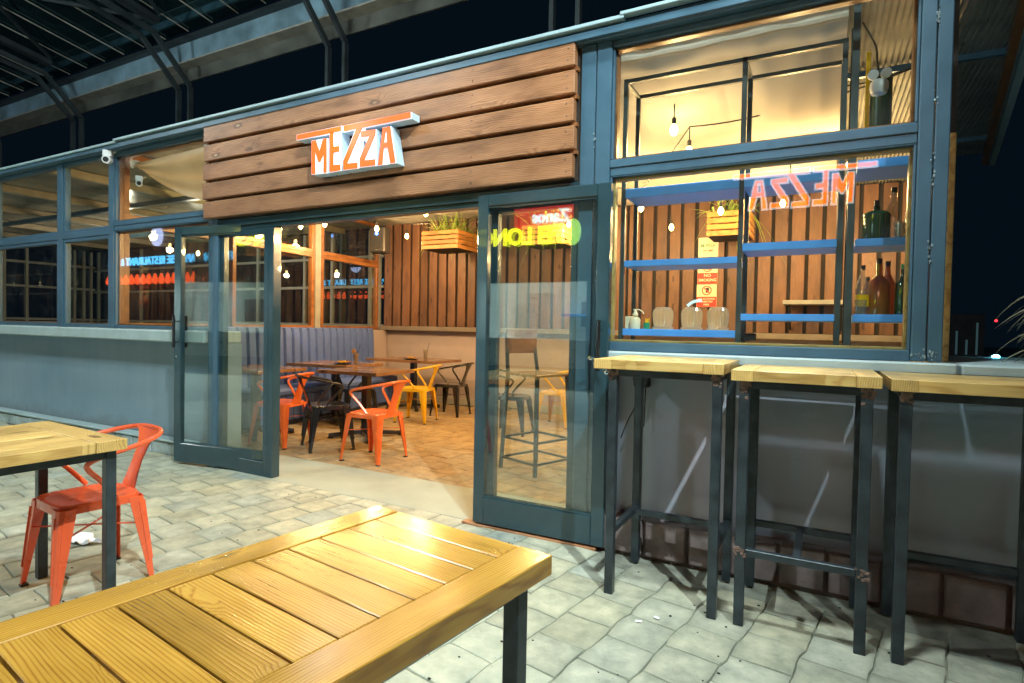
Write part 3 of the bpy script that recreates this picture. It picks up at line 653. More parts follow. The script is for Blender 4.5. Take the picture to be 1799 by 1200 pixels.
# --- far walls of the left bay: grids of pale bars with dark panes
g = G()
for y in (3.6, 4.5, 5.4, 6.0, 6.41, 7.36, 7.56, 7.72): g.box(-15.93, -15.87, y-.025, y+.025, 1.2, 2.9)
for z in (1.22, 1.96, 2.5): g.box(-15.925, -15.875, 3.4, 7.8, z, z+.05)
gw = obj('end_window_grid', g, 'grey_frame', bld); obj('pane', bx(-15.904, -15.898, 3.4, 7.8, 1.2, 2.9), 'glass', gw)
g = G()
for X in (-15.7, -13.9, -12.4, -11.2, -9.9, -8.6, -7.9, -7.0, -6.8): g.box(X-.03, X+.03, 7.77, 7.82, 1.2, 2.9)
for z in (1.22, 1.90, 2.42): g.box(-15.9, -6.7, 7.775, 7.815, z, z+.045)
gw = obj('rear_window_grid', g, 'grey_frame', bld); obj('pane', bx(-15.9, -6.7, 7.793, 7.799, 1.2, 2.9), 'glass', gw)
obj('rear_wall', bx(-16, -6.72, 7.78, 7.9, 0, 1.195), 'inwall', bld); obj('end_wall', bx(-16, -15.86, 3.5, 7.8, 0, 1.195), 'inwall', bld)
obj('floor_slab', bx(-15.9, -6.4, 3.5, 7.78, -.02, .0), 'concrete', bld)

# ================================================================== lit restaurant sign
SX0, SPX = 500.0, 6.92
def s2w(x, y):
    """sign drawing units to facade metres (measured on the photograph, then rectified)"""
    px, py = SX0+x/6.919, 180+y/6.92
    v = cr*((px-899.5)/F_PX)+cd*((py-600)/F_PX)+_f; t = 3.02/v.y
    return (round(v.x*t, 3), round(CAM_Z+v.z*t, 3))
OR = {'bar': [[(165, 405), (690, 300), (690, 350), (165, 452)], [(735, 293), (1535, 133), (1535, 185), (735, 352)]],
      'M': [[(345, 478), (385, 470), (435, 610), (478, 455), (515, 447), (515, 848), (488, 852), (488, 615), (440, 722), (425, 722), (376, 570), (379, 865), (345, 868)]],
      'E': [[(565, 376), (598, 369), (598, 548), (668, 540), (668, 596), (598, 606), (598, 772), (682, 762), (682, 820), (565, 842)]],
      'Z': [[(885, 330), (942, 319), (758, 752), (888, 740), (888, 795), (730, 815), (730, 715)], [(945, 362), (1107, 340), (1105, 390), (968, 715), (1103, 700), (1103, 760), (930, 780), (930, 680), (1050, 402), (945, 420)]],
      'A': [[(1210, 318), (1230, 314), (1205, 545), (1190, 750), (1152, 757)], [(1258, 310), (1285, 305), (1345, 725), (1300, 735), (1268, 548), (1262, 495)], [(1212, 502), (1262, 495), (1270, 540), (1206, 548)], [(1224, 320), (1262, 313), (1262, 342), (1221, 350)]]}
WH = {'bar': [[(152, 395), (700, 285), (700, 365), (152, 466)], [(722, 283), (1548, 118), (1548, 200), (722, 366)]],
      'M': [[(332, 468), (525, 435), (525, 862), (332, 880)]], 'E': [[(550, 365), (690, 340), (690, 832), (550, 856)]],
      'Z': [[(868, 322), (985, 296), (905, 802), (716, 828), (716, 705)], [(932, 352), (1118, 328), (1118, 395), (1120, 690), (1118, 772), (918, 794), (918, 680), (1000, 490), (932, 432)]],
      'A': [[(1196, 306), (1298, 292), (1362, 738), (1138, 768)]]}
def grow(P, d):
    P = [Vector(p) for p in P]; n = len(P); area = sum(P[i-1].x*P[i].y-P[i].x*P[i-1].y for i in range(n)); sgn = 1 if area > 0 else -1; out = []
    for i in range(n):
        e1 = (P[i]-P[i-1]).normalized(); e2 = (P[(i+1) % n]-P[i]).normalized(); n1 = Vector((e1.y, -e1.x))*sgn; n2 = Vector((e2.y, -e2.x))*sgn; m_ = n1+n2; m_ = m_.normalized() if m_.length > .2 else n1
        out.append(tuple(P[i]+m_*d/max(.55, m_.dot(n1))))
    return out
sg = thing('restaurant_sign', 'glowing orange and white letters reading MEZZA on the brown timber boards', 'sign')
sy = 3.015; k = 0
for L in ('bar', 'M', 'E', 'Z', 'A'):
    for i, wpoly in enumerate(WH[L]):
        g = G().prism([s2w(*p) for p in wpoly], sy+.006+.0006*k, 3.100+.0003*k, 'XZ'); k += 1
        lt = obj('letter', g, 'sign_return', sg)
        obj('letter_plate', G().prism([s2w(*p) for p in wpoly], sy+.0006*(k-1), sy+.0055+.0006*(k-1), 'XZ'), 'sign_white', lt)
        ps = [OR[L][i]] if L in ('bar', 'Z') else OR[L]
        for j, op in enumerate(ps):
            obj('letter_face', G().prism(grow([s2w(*p) for p in op], .0035), sy-.005-.0005*j, sy-.001-.0002*j+.0006*(k-1), 'XZ'), 'sign_orange', lt)
lamp('board_glare_lamp', (-2.95, 2.84, 2.60), 3.2, (.78, .88, 1.0), .15, sg)  # added lamp: lightens the boards round the letters in place of floodlight glare

# ================================================================== canopy behind the building
def canopy_frame(X, label):
    t = thing('canopy_frame', label, 'steel frame', group='canopy frames rising behind the restaurant roof')
    for dx in (0, .42):
        g = G(); p = [(X+dx, 8, 0), (X+dx, 8, 6.42), (X+dx, 7.2, 7.26), (X+dx, -6, 9.4)]
        for a, b in zip(p, p[1:]): g.bar(a, b, .07, .10)
        obj('tube', g, 'canopy_steel', t)
    return t
for X, lb in ((-17.37, 'leftmost twin tube canopy frame, above the left end of the roof'), (-12.86, 'second twin tube canopy frame from the left, over the swagged drape window'), (-8.28, 'twin tube canopy frame rising above the MEZZA sign'), (-3.70, 'rightmost twin tube canopy frame, above the dark door post'), (-21.9, 'twin tube canopy frame cut by the left edge of the photo')):
    canopy_frame(X, lb)
bm_ = thing('canopy_gutter_beam', 'long weathered blue grey gutter beam running under the glass canopy', 'beam')
obj('web', bx(-34, 8, 8.12, 8.16, 7.02, 7.50), 'galv', bm_); obj('flange', bx(-34, 8, 7.98, 8.30, 6.985, 7.018, c=.004), 'canopy_bar', bm_); obj('flange', bx(-34, 8, 7.98, 8.30, 7.502, 7.58, c=.004), 'canopy_steel', bm_)
obj('lower_web', bx(-34, 8, 8.26, 8.30, 6.72, 6.984), mat_paint('weathered brown grey web', (.11, .115, .10), .5, .5, 1.5), bm_)
cg = thing('glass_canopy', 'dark glass canopy roof with thin glazing bars, top left', 'canopy roof')
cs = (9.4-7.62)/(8.0+6)
def cz(y): return 7.66+(8.1-y)*.162
obj('glass', G().quad((-34, 8.1, cz(8.1)+.06), (-3, 8.1, cz(8.1)+.06), (-3, -6, cz(-6)+.06), (-34, -6, cz(-6)+.06)), 'canopy_glass', cg)
X = -33.6
while X < -3:
    g = G(); g.bar((X, 8.05, cz(8.05)+.02), (X, -6, cz(-6)+.02), .016, .022); obj('glazing_bar', g, 'canopy_bar', cg); X += .84
for k, y in enumerate((6.0, 3.6, 1.2, -1.2)):
    pass
for X in (-17.37, -12.86):
    g = G(); z = lambda y: cz(y)-.10
    g.tube([(X+.42, 7.3, z(7.3)), (X+2.0, 5.4, z(5.4))], .045, 8).tube([(X+2.0, 5.4, z(5.4)), (X+4.5, 7.3, z(7.3))], .045, 8).tube([(X+2.0, 5.4, z(5.4)), (X+4.5, 3.4, z(3.4))], .045, 8)
    obj('brace', g, 'canopy_steel', cg)
    g = G(); g.bar((X+.2, 7.4, cz(7.4)-.16), (X+.2, -6, cz(-6)-.16), .20, .12); obj('rafter', g, 'canopy_steel', cg)

# ================================================================== chairs
def chair_arm_path(s):
    return [(0, .305, .742), (s*.12, .292, .738), (s*.205, .235, .724), (s*.248, .13, .702), (s*.254, .0, .676), (s*.246, -.075, .652), (s*.228, -.085, .618), (s*.205, -.02, .545), (s*.187, .055, .452)]
def make_chair(m, label, cat='chair', group=None):
    t = thing('metal_armchair', label, cat, group=group)
    # seat pan: dished top with rolled edge
    g = G(); rings = [(.0, .438), (.10, .437), (.155, .441), (.178, .447), (.186, .444), (.188, .434), (.190, .405), (.186, .405), (.180, .43)]
    n = 32; b0 = None
    def sq(a, r):  # rounded square
        c_, s_ = math.cos(a), math.sin(a); e = 5.0; d = (abs(c_)**e+abs(s_)**e)**(-1/e); return (c_*d*r, s_*d*r)
    g.v.append((0, 0, .436))
    for i, (r, z) in enumerate(rings[1:]):
        for k in range(n): x_, y_ = sq(2*math.pi*(k+.5)/n, r); g.v.append((x_, y_, z))
        if i == 0:
            for k in range(n): g.f.append((0, 1+k, 1+(k+1) % n))
        else:
            for k in range(n): a = 1+(i-1)*n; g.f.append((a+k, a+n+k, a+n+(k+1) % n, a+(k+1) % n))
    obj('seat', g, m, t, smooth=True)
    for sx in (-1, 1):
        for sy_ in (-1, 1):
            g = G(); secs = [(.189, .078, .430, .030), (.197, .066, .33, .022), (.212, .044, .15, .014), (.222, .027, .012, .009)]
            for (e, w, z, c_) in secs:
                for (a, b) in ((0, c_), (c_*.3, c_*.3), (c_, 0), (w, 0), (w, .005), (.008, .008), (.005, w), (0, w)):
                    g.v.append((sx*(e-a), sy_*(e-b), z))
            for i in range(3):
                for k in range(8): a = i*8; g.f.append((a+k, a+(k+1) % 8, a+8+(k+1) % 8, a+8+k))
            g.f.append(tuple(range(8))); g.f.append(tuple(range(24, 32)))
            g.bar((sx*.1925, sy_*(.1925-.030), .40), (sx*.2165, sy_*(.2165-.018), .10), .006, .010, up=(0, 1, 0)); g.bar((sx*(.1925-.030), sy_*.1925, .40), (sx*(.2165-.018), sy_*.2165, .10), .010, .006, up=(1, 0, 0))
            lg = obj('leg', g, m, t)
            obj('foot', G().box(sx*.190, sx*.2245, sy_*.190, sy_*.2245, 0, .0118, c=.003), 'blackmatt', lg)
    g = G()
    g.bar((-.19, -.19, .29), (.19, .19, .29), .012, .005).bar((-.19, .19, .284), (.19, -.19, .284), .012, .005)
    obj('cross_brace', g, m, t)
    # back splat: flared sheet
    g = G(); prof = [(.187, .425, .078), (.207, .50, .060), (.233, .58, .050), (.262, .65, .058), (.284, .70, .085), (.300, .738, .120)]
    for y, z, w in prof:
        for u in (-1, -.5, 0, .5, 1):
            g.v.append((u*w, y-.02*abs(u)**2*(w/.12), z))
    for i in range(len(prof)-1):
        for k in range(4): a = i*5+k; g.f.append((a, a+1, a+6, a+5))
    base = len(g.v); g.v += [(x_, y_+.006, z_) for x_, y_, z_ in g.v[:base]]
    g.f += [tuple(base+i for i in reversed(f)) for f in g.f[:]]
    obj('backrest', g, m, t, smooth=True)
    path = [Vector(p) for p in chair_arm_path(1)]; full = [Vector((-p.x, p.y, p.z)) for p in path[:0:-1]]+path
    obj('arm_rail', G().tube(catmull(full, 6), .0125, 8), m, t, smooth=True)
    return t
def place(t, x, y, rz, label=None, sc=1.0):
    t.location = (x, y, 0); t.rotation_euler = (0, 0, rz)
    if label: t['label'] = label
    return t
# local -Y is the front of a chair
c0 = make_chair('coral', 'coral orange metal armchair tucked under the corner of the yellow pine table at left')
place(c0, -3.055, 1.475, R(-6)); c0.scale = (.90, .93, .95)
grp = 'metal armchairs inside the restaurant'
cA = make_chair('orange', 'bright orange metal armchair standing nearest the open doorway', group=grp); place(cA, -3.665, 4.165, R(-90)+R(3))
cB = copy_tree(cA); place(cB, -4.92, 4.16, R(-90)+R(12), 'orange metal armchair partly behind the edge of the left glass door')
cY = make_chair('yellow', 'yellow metal armchair at the dining table near the cream wall', group=grp); place(cY, -4.68, 6.12, R(-90)+R(14))
cK = make_chair('black', 'glossy black metal armchair between the two orange chairs', group=grp); place(cK, -4.40, 4.30, R(148))
cK2 = copy_tree(cK); place(cK2, -4.62, 6.83, R(-90)+R(8), 'black metal armchair against the cream wall behind the yellow chair')
cK3 = copy_tree(cK); place(cK3, -5.25, 5.62, R(150), 'black metal armchair standing deep under the tables by the blue bench')
cK4 = copy_tree(cK); place(cK4, -3.25, 6.1, R(100), 'black metal armchair seen through the right glass door')
cY2 = copy_tree(cY); place(cY2, -3.0, 6.9, R(-90), 'yellow metal armchair seen through the right glass door')

# ================================================================== outdoor pine tables
def pine_leg(t, x, y, h, s=.04, top=True):
    obj('leg', bx(x-s/2, x+s/2, y-s/2, y+s/2, 0, h, c=.003), 'dark_steel', t)
t1 = thing('pine_table', 'varnished yellow pine slatted table in the foreground', 'table', (-.513, 1.168, 0), R(-7.4))
# local frame: x to the left (negative), y toward the camera (negative); corner R at origin
W, L_, TZ, TT = .568, 1.5, .75, .045
board('side_board', t1, -.088, 0, -L_, 0, TZ-TT, TZ, 'pine', 'Y', c=.002); board('side_board', t1, -W, -W+.080, -L_, 0, TZ-TT, TZ, 'pine', 'Y', c=.002)
y = -.0; k = 0
while y > -L_+.02:
    w = .0795; y2 = max(y-w, -L_); board('slat', t1, -W+.083, -.091, y2, y, TZ-TT+.004, TZ-.001+random.uniform(-.001, .0005), 'pine', 'X', c=.0018); y = y2-.0045; k += 1
for x_, y_ in ((-.055, -.06), (-W+.05, -.06), (-.055, -L_+.06), (-W+.05, -L_+.06)): pine_leg(t1, x_, y_, TZ-TT)
obj('apron', G().box(-.070, -.040, -L_+.085, -.085, TZ-TT-.035, TZ-TT-.001, c=.002).box(-W+.035, -W+.065, -L_+.085, -.085, TZ-TT-.035, TZ-TT-.001, c=.002).box(-W+.075, -.08, -.075, -.045, TZ-TT-.035, TZ-TT-.001, c=.002), 'dark_steel', t1)
t2 = thing('pine_table', 'pale yellow pine table at the left edge with a coral chair beneath it', 'table', (-2.583, 1.395, 0), R(-3))
W2 = .755
board('end_board', t2, -W2, 0, -.115, 0, TZ-TT, TZ, 'pale_pine', 'X', c=.002)
nb = 7; bw = (W2-.002)/nb
for k in range(nb): board('slat', t2, -W2+k*bw+.002, -W2+(k+1)*bw-.0024, -1.5, -.1165, TZ-TT, TZ-.001+random.uniform(-.0012, .0004), 'pale_pine', 'Y', c=.0018)
for x_, y_ in ((-.055, -.045), (-W2+.045, -.045), (-.055, -1.4), (-W2+.045, -1.4)): pine_leg(t2, x_, y_, TZ-TT)
obj('apron', G().box(-.072, -.038, -1.38, -.068, TZ-TT-.036, TZ-TT-.001, c=.002).box(-W2+.028, -W2+.062, -1.38, -.068, TZ-TT-.036, TZ-TT-.001, c=.002).box(-W2+.068, -.078, -.062, -.028, TZ-TT-.036, TZ-TT-.001, c=.002), 'dark_steel', t2)
# ================================================================== bar tables
def bar_table(x0, x1, h, legs, label, kind, rz=0):
    t = thing('bar_table', label, 'bar table', ((x0+x1)/2, 2.86, 0), rz, 'tall pine topped tables along the restaurant wall')
    cx, cy = (x0+x1)/2, 2.86; X0, X1 = x0-cx, x1-cx; Y0_, Y1_ = 2.585-cy, 3.115-cy; th = .046
    board('end_board', t, X0, X0+.085, Y0_, Y1_, h-th, h, 'pale_pine', 'Y', c=.002); board('end_board', t, X1-.085, X1, Y0_+.004, Y1_, h-th-.001, h-.001, 'pale_pine', 'Y', c=.002)
    yy = Y0_
    for k in range(5):
        w = (Y1_-Y0_)/5; board('slat', t, X0+.0855, X1-.0855, yy+.0002, yy+w-.0002, h-th+.001, h-.001+random.uniform(-.001, .0008), 'pale_pine', 'X', c=.0014); yy += w
    lx0, lx1 = legs[0]-cx, legs[1]-cx; ly0, ly1 = 2.640-cy, 3.075-cy; s = .040
    for lx in (lx0, lx1):
        for ly in (ly0, ly1):
            lg = obj('leg', bx(lx-s/2, lx+s/2, ly-s/2, ly+s/2, 0, h-th, c=.002), 'dark_steel', t)
            wg = G(); zz = h-th
            for q in range(26):
                r_ = random.uniform(.003, .008); xx_ = lx+random.uniform(-.5, .5)*(s+.004); z_ = zz-.003-abs(random.gauss(0, .022)); wg.box(xx_-r_, xx_+r_, ly-s/2-random.uniform(.0006, .0022), ly-s/2+.003, z_-r_*random.uniform(.5, 1.4), z_+r_*random.uniform(.3, 1), c=.0008)
            if ly == ly0: obj('weld_patch', wg, 'rusty', lg)
    a = h-th-.034
    obj('apron', G().box(lx0+s/2, lx1-s/2, ly0-.012, ly0+.012, a, h-th-.001, c=.002).box(lx0+s/2, lx1-s/2, ly1-.012, ly1+.012, a, h-th-.001, c=.002).box(lx0-.012, lx0+.012, ly0+s/2, ly1-s/2, a, h-th-.001, c=.002).box(lx1-.012, lx1+.012, ly0+s/2, ly1-s/2, a, h-th-.001, c=.002), 'dark_steel', t)
    def rail(*b): obj('foot_rail', bx(*b, c=.002), 'dark_steel', t)
    def weld(x_, y_, z_):
        g = G()
        for q in range(14):
            r_ = random.uniform(.003, .007); a_, b_ = random.uniform(-.022, .022), random.uniform(-.02, .02); g.box(x_+a_-r_, x_+a_+r_, y_-random.uniform(.0008, .003), y_+.004, z_+b_-r_, z_+b_+r_, c=.0008)
        obj('weld_patch', g, 'rusty', t)
    z = .30
    if kind == 'H':
        for xx_ in (lx0, lx1): weld(xx_, ly0-s/2, z+.015)
        rail(lx0+s/2, lx1-s/2, ly0-.015, ly0+.015, z, z+.03); rail(lx0+s/2, lx1-s/2, ly1-.015, ly1+.015, z, z+.03); rail(-.02, .01, ly0+.016, ly1-.016, z+.001, z+.029)
    elif kind == 'sides':
        rail(lx0-.015, lx0+.015, ly0+s/2, ly1-s/2, z-.02, z+.01); rail(lx1-.015, lx1+.015, ly0+s/2, ly1-s/2, z-.02, z+.01); rail(lx0+.016, lx1-.016, ly1-.095, ly1-.065, z-.019, z+.009)
    else:
        rail(lx0+s/2, lx1-s/2, ly1-.015, ly1+.015, z-.03, z)
    return t
bar_table(-.945, -.365, 1.113, (-.862, -.395), 'tall pine topped bar table beside the right glass door', 'sides')
bar_table(-.335, .205, 1.092, (-.285, .160), 'tall bar table in the middle, with an H shaped foot rail near the ground', 'H')
bar_table(.232, .83, 1.086, (.285, .755), 'tall bar table cut by the right edge of the photo', 'back')

# ================================================================== shelf unit behind the right window
su = thing('shelf_unit', 'dark steel shelving with bright blue shelves behind the right window', 'shelving')
ya, yb = 3.40, 3.66; q = .025
def up(x, y, z1): obj('upright', bx(x-q/2, x+q/2, y-q/2, y+q/2, .0, z1, c=.001), 'unit_steel', su)
for x_, z_ in ((-1.075, 2.742), (-.412, 2.742), (.062, 2.742)):
    for y_ in (ya, yb): up(x_, y_, z_)
for y_ in (ya, yb): obj('top_rail', bx(-1.064, .051, y_-q/2, y_+q/2, 2.718, 2.740, c=.001), 'unit_steel', su)
for x_ in (-1.075, -.412, .062): obj('side_rail', bx(x_-q/2+.001, x_+q/2-.001, ya+q/2, yb-q/2, 2.719, 2.739, c=.001), 'unit_steel', su)
for x_ in (.108,): 
    for y_ in (ya-.02, yb): obj('upright', bx(x_-.016, x_+.016, y_-.016, y_+.016, 0, 2.9, c=.001), 'unit_steel', su)
def shelf(x0, x1, z0, z1, lab=None, yy0=ya-.012, yy1=yb+.01): return board('shelf', su, x0, x1, yy0, yy1, z0, z1, 'shelf_blue', 'X', c=.002, label=lab)
shelf(-1.062, -.424, 2.036, 2.09); shelf(-.40, .05, 2.036, 2.09)
shelf(-1.062, -.424, 1.628, 1.664); shelf(-1.062, -.424, 1.218, 1.258)
shelf(-.400, .050, 1.692, 1.733); shelf(-.400, .050, 1.314, 1.350)
shelf(.130, .47, 2.075, 2.120); shelf(.130, .47, 1.690, 1.728); shelf(.130, .40, 1.312, 1.350)
sb = thing('small_wall_shelf', 'small grey shelf on a black bracket seen through the window under the blue shelf', 'shelf')
obj('board', bx(-.42, .25, 7.4, 7.76, 1.58, 1.63, c=.004), 'grey_frame', sb); obj('bracket', G().bar((-.35, 7.45, 1.56), (-.35, 7.74, 1.30), .03, .03).bar((.18, 7.45, 1.56), (.18, 7.74, 1.30), .03, .03), 'blackmatt', sb)
# glass jars turned upside down
jp = [(.054, 0), (.062, .004), (.062, .012), (.052, .014), (.055, .05), (.058, .090), (.054, .110), (.042, .128), (.034, .130), (.0, .130)]
def jar(x, label):
    g = G(); n = 40
    for r_, z_ in jp:
        for k in range(n):
            a = 2*math.pi*k/n; rr = r_*(1+(.05 if k % 2 else -.05)*(1 if .014 < z_ < .115 else 0)); g.v.append((rr*math.cos(a), rr*math.sin(a), z_))
    for i in range(len(jp)-1):
        for k in range(n): g.f.append((i*n+k, i*n+(k+1) % n, (i+1)*n+(k+1) % n, (i+1)*n+k))
    o = obj('glass_lampshade', g, 'cutglass', None, (x, 3.46, 1.2585)); return tag(o, label, 'glass shade', 'ribbed glass shades in a row on the blue shelf')
jar(-.838, 'ribbed glass shade, leftmost of the three on the low blue shelf'); jar(-.672, 'ribbed glass shade, middle one of the three on the low blue shelf'); jar(-.528, 'ribbed glass shade, rightmost of the three, next to the shelf upright')
sp = thing('pump_bottle', 'white pump dispenser bottle standing left of the glass shades', 'dispenser', (-1.005, 3.46, 1.2585))
obj('bottle', G().lathe([(.030, 0), (.031, .055), (.022, .068), (.012, .07), (.012, .075)], n=18), 'cream_card', sp, smooth=True)
obj('pump', G().lathe([(.016, .0755), (.018, .085), (.010, .10), (.006, .115), (.0, .116)], n=14).tube([(0, 0, .114), (.02, 0, .116), (.042, 0, .105), (.05, 0, .09)], .0045, 6).tube([(0, 0, .114), (-.012, 0, .116)], .005, 6), 'cream_card', sp, smooth=True)
cp = thing('pencil_cup', 'small green cup holding yellow pencils beside the pump bottle', 'cup', (-.935, 3.46, 1.2585))
obj('cup', G().lathe([(.018, 0), (.021, .038), (.019, .038), (.016, .003), (0, .003)], n=16), 'green', cp, smooth=True)
for a in (-.3, .1, .5): obj('pencil', G().tube([(a*.01, 0, .004), (a*.025, .004, .062)], .004, 6), 'yellow', cp)
bxx = tag(obj('card_box', bx(-.02, .02, -.03, .03, 0, .075, c=.002), 'cream_card', None, (-1.052, 3.50, 1.2585)), 'small cream carton at the left end of the low blue shelf', 'box')
tag(obj('black_box', bx(-.03, .03, -.04, .04, 0, .04, c=.003), 'blackmatt', None, (-.36, 3.5, 1.205)), 'small black box low behind the shelf upright', 'box')
# bottles
def bottle(name, x, y, z, s, m, label, prof=None, cap='blackmatt', lab=None):
    t = thing(name, label, 'bottle', (x, y, z), group='bottles on the blue shelves')
    prof = prof or [(.036, 0), (.038, .01), (.038, .16), (.034, .185), (.014, .225), (.012, .27), (.0, .27)]
    obj('glass', G().lathe([(r*s, h*s) for r, h in prof], n=20), m, t, smooth=True)
    top = prof[-1][1]*s; obj('cap', G().lathe([(.0135*s, top+.0005), (.0135*s, top+.028*s), (0, top+.028*s)], n=14), cap, t, smooth=True)
    if lab: obj('paper_label', G().lathe([(.0385*s, .05*s), (.0385*s, .12*s)], n=20), lab, t, smooth=True)
    return t
wide = [(.062, 0), (.065, .01), (.065, .14), (.050, .155), (.016, .165), (.014, .19), (0, .19)]
bottle('liquor_bottle', .225, 3.50, 1.7285, .95, 'greenglass', 'wide dark bottle with a black stopper on the middle right blue shelf', wide, lab=None)
bottle('liquor_bottle', .30, 3.53, 1.7285, .98, 'clearglass', 'tall clear ornate bottle beside the wide dark bottle', [(.02, 0), (.034, .03), (.026, .10), (.034, .17), (.012, .21), (.014, .25), (0, .25)])
bottle('liquor_bottle', .245, 3.50, 1.3505, 1.0, 'whisky', 'amber square whisky bottle with red label on the low right blue shelf', [(.05, 0), (.052, .15), (.045, .17), (.016, .20), (.014, .26), (0, .26)], lab='red')
bottle('liquor_bottle', .172, 3.48, 1.3505, .85, 'clearglass', 'clear bottle with a yellow label left of the amber bottle', lab='yellow')
bottle('wine_bottle', .345, 3.47, 1.3505, .85, 'greenglass', 'dark wine bottle with a green neck at the right end of the low shelf', cap='green')
bottle('liquor_bottle', .29, 3.60, 1.3505, .95, 'whisky', 'amber round bottle half hidden behind the square whisky bottle')
# small metal lamp shade hung in upper window + pillar
cyl = thing('metal_cylinder', 'dark green metal cylinder with a yellow side behind the upper right window', 'duct', (.235, 3.62, 2.30))
obj('drum', G().lathe([(.05, 0), (.05, .30), (.046, .30), (.046, .01), (0, .01)], n=24), 'olive', cyl, smooth=True); obj('strip', bx(-.072, -.052, -.02, .02, -.02, .44, c=.002), 'yellow', cyl)

bottle('liquor_bottle', .20, 3.56, 1.3505, .72, 'whisky', 'small amber bottle at the back between the clear and the square bottles', [(.04, 0), (.042, .17), (.016, .21), (.013, .25), (0, .25)])
bottle('liquor_bottle', .385, 3.56, 1.7285, .85, 'greenglass', 'slim dark bottle at the right end of the middle right shelf')
for k, (x_, y_) in enumerate(((.165, 3.44), (.32, 3.42))):
    tag(obj('tumbler', G().lathe([(.022, 0), (.028, .075), (.026, .075), (.020, .006), (0, .006)], n=18), 'clearglass', None, (x_, y_, 1.7285 if k else 1.3505), smooth=True), ('small clear tumbler in front of the clear bottle on the low right shelf', 'small clear tumbler in front of the ornate bottle on the middle right shelf')[k], 'tumbler')
sm = G(); pts = catmull([(0, 0, 0), (.03, 0, .022), (.075, 0, .030)], 6)
for a_, b_ in zip(pts, pts[1:]): sm.bar(a_, b_, .0012, .016, up=(0, 0, 1))
tag(obj('glass_sticker', sm, mat_paint('pale blue sticker', (.45, .65, .72), .5, .1), None, (-.645, 3.1935, 1.385)), 'pale blue torn sticker stuck on the window in front of the lower red notice', 'sticker')
wbk = thing('wall_bracket', 'black wall bracket with dangling wires under the first bar table', 'bracket', (-.905, 3.245, .93))
obj('plate', bx(-.03, .06, -.035, 0, 0, .10, c=.008), 'blackmatt', wbk); obj('disc', G().tube([(.015, -.036, .05), (.015, -.055, .05)], .042, 16), 'blackmatt', wbk, smooth=True)
obj('wire', G().tube(catmull([(.02, -.04, .02), (-.01, -.045, -.10), (-.06, -.03, -.20), (-.10, -.02, -.30)], 5), .004, 5).tube([(.04, -.03, .02), (.035, -.03, -.22)], .004, 5), 'wire', wbk)
# ================================================================== cameras
def sec_cam(label, loc, rz, tilt, s=1.0):
    t = thing('security_camera', label, 'camera', loc, rz, 'white security cameras')
    obj('bracket', bx(-.035*s, .035*s, -.02*s, .05*s, -.005*s, .05*s, c=.006), 'white', t)
    obj('housing', G().tube([(0, .02*s, -.03*s), (0, -.035*s, -.035*s)], .033*s, 16), 'white', t, smooth=True)
    obj('lens', G().tube([(0, -.0351*s, -.035*s), (0, -.041*s, -.036*s)], .022*s, 14), 'blackmatt', t, smooth=True)
    obj('arm', G().tube([(.03*s, .02*s, .03*s), (.06*s, 0, .045*s)], .008*s, 8), 'white', t); return t
sec_cam('white security camera outside the frame just under the roof edge', (-6.13, 3.12, 2.83), R(40), 0, 1.15)
sec_cam('small white security camera inside the window below the outer one', (-5.985, 3.33, 2.63), R(60), 0, .9)
em = thing('twin_spot_lamp', 'white twin headed spotlight hanging behind the upper right window', 'lamp', (.215, 3.47, 2.52))
obj('body', G().lathe([(.0, -.065), (.035, -.055), (.042, -.03), (.040, 0), (.03, .012), (0, .012)], n=20), 'white', em, smooth=True)
for dx in (-.028, .028): obj('spot_head', G().tube([(dx, .01, .045), (dx, -.03, .035)], .024, 14), 'white', em, smooth=True)
obj('cable', G().tube(catmull([(0, 0, .04), (-.01, 0, .10), (-.02, .02, .20), (-.08, .0, .32)], 5), .005, 6), 'wire', em)

# ================================================================== drapes
def drape(name, fn, nu, nv, label):
    g = G()
    for i in range(nu+1):
        for j in range(nv+1): g.v.append(fn(i/nu, j/nv))
    for i in range(nu):
        for j in range(nv): a = i*(nv+1)+j; g.f.append((a, a+1, a+nv+2, a+nv+1))
    return tag(obj(name, g, 'cloth', smooth=True), label, 'drape')
def f1(u, v):
    X = -5.05+u*5.12; Y = 3.42+v*4.3; ph = (v*2.0) % 1.0
    sag = (.22 if v < .5 else .07)*math.sin(math.pi*ph)**.8 if 0 < ph < 1 else 0
    z = 2.945-sag+.040*noise.noise(Vector((X*2.6, Y*.7, 0)))+.016*noise.noise(Vector((X*8, Y*1.2, 4)))+.02*abs(math.sin(X*3.1+Y*.9))-.03*(1-v if v < .05 else 0)
    return (X, Y, z-.05*math.sin(math.pi*u)*math.sin(math.pi*ph)*.4)
drape('ceiling_drape', f1, 150, 80, 'cream cloth drape sagging in folds under the restaurant ceiling')
def f1b(u, v):
    X = -5.05+u*5.12; a = v*2*math.pi; r = .022+.010*noise.noise(Vector((X*7, 0, 5)))
    return (X, 3.40+r*math.cos(a), 2.862+.012*noise.noise(Vector((X*5, 2, 1)))+r*math.sin(a))
drape('drape_hem', f1b, 160, 8, 'rolled white hem of the cloth along the top of the right window')
def f2(u, v):   # swag seen in the left upper window
    X = -6.19+u*1.5; top = 2.825+.05*u; bot = top-.03-.47*(1-(1-u)**2.2)
    z = top+(bot-top)*v
    return (X, 3.38+v*.22*(.4+u)+.018*math.sin(u*2+v*16), z+.012*noise.noise(Vector((X*6, v*3, 2))))
drape('drape_swag', f2, 30, 24, 'pale cloth swag hanging in the left upper window beside the cladding')

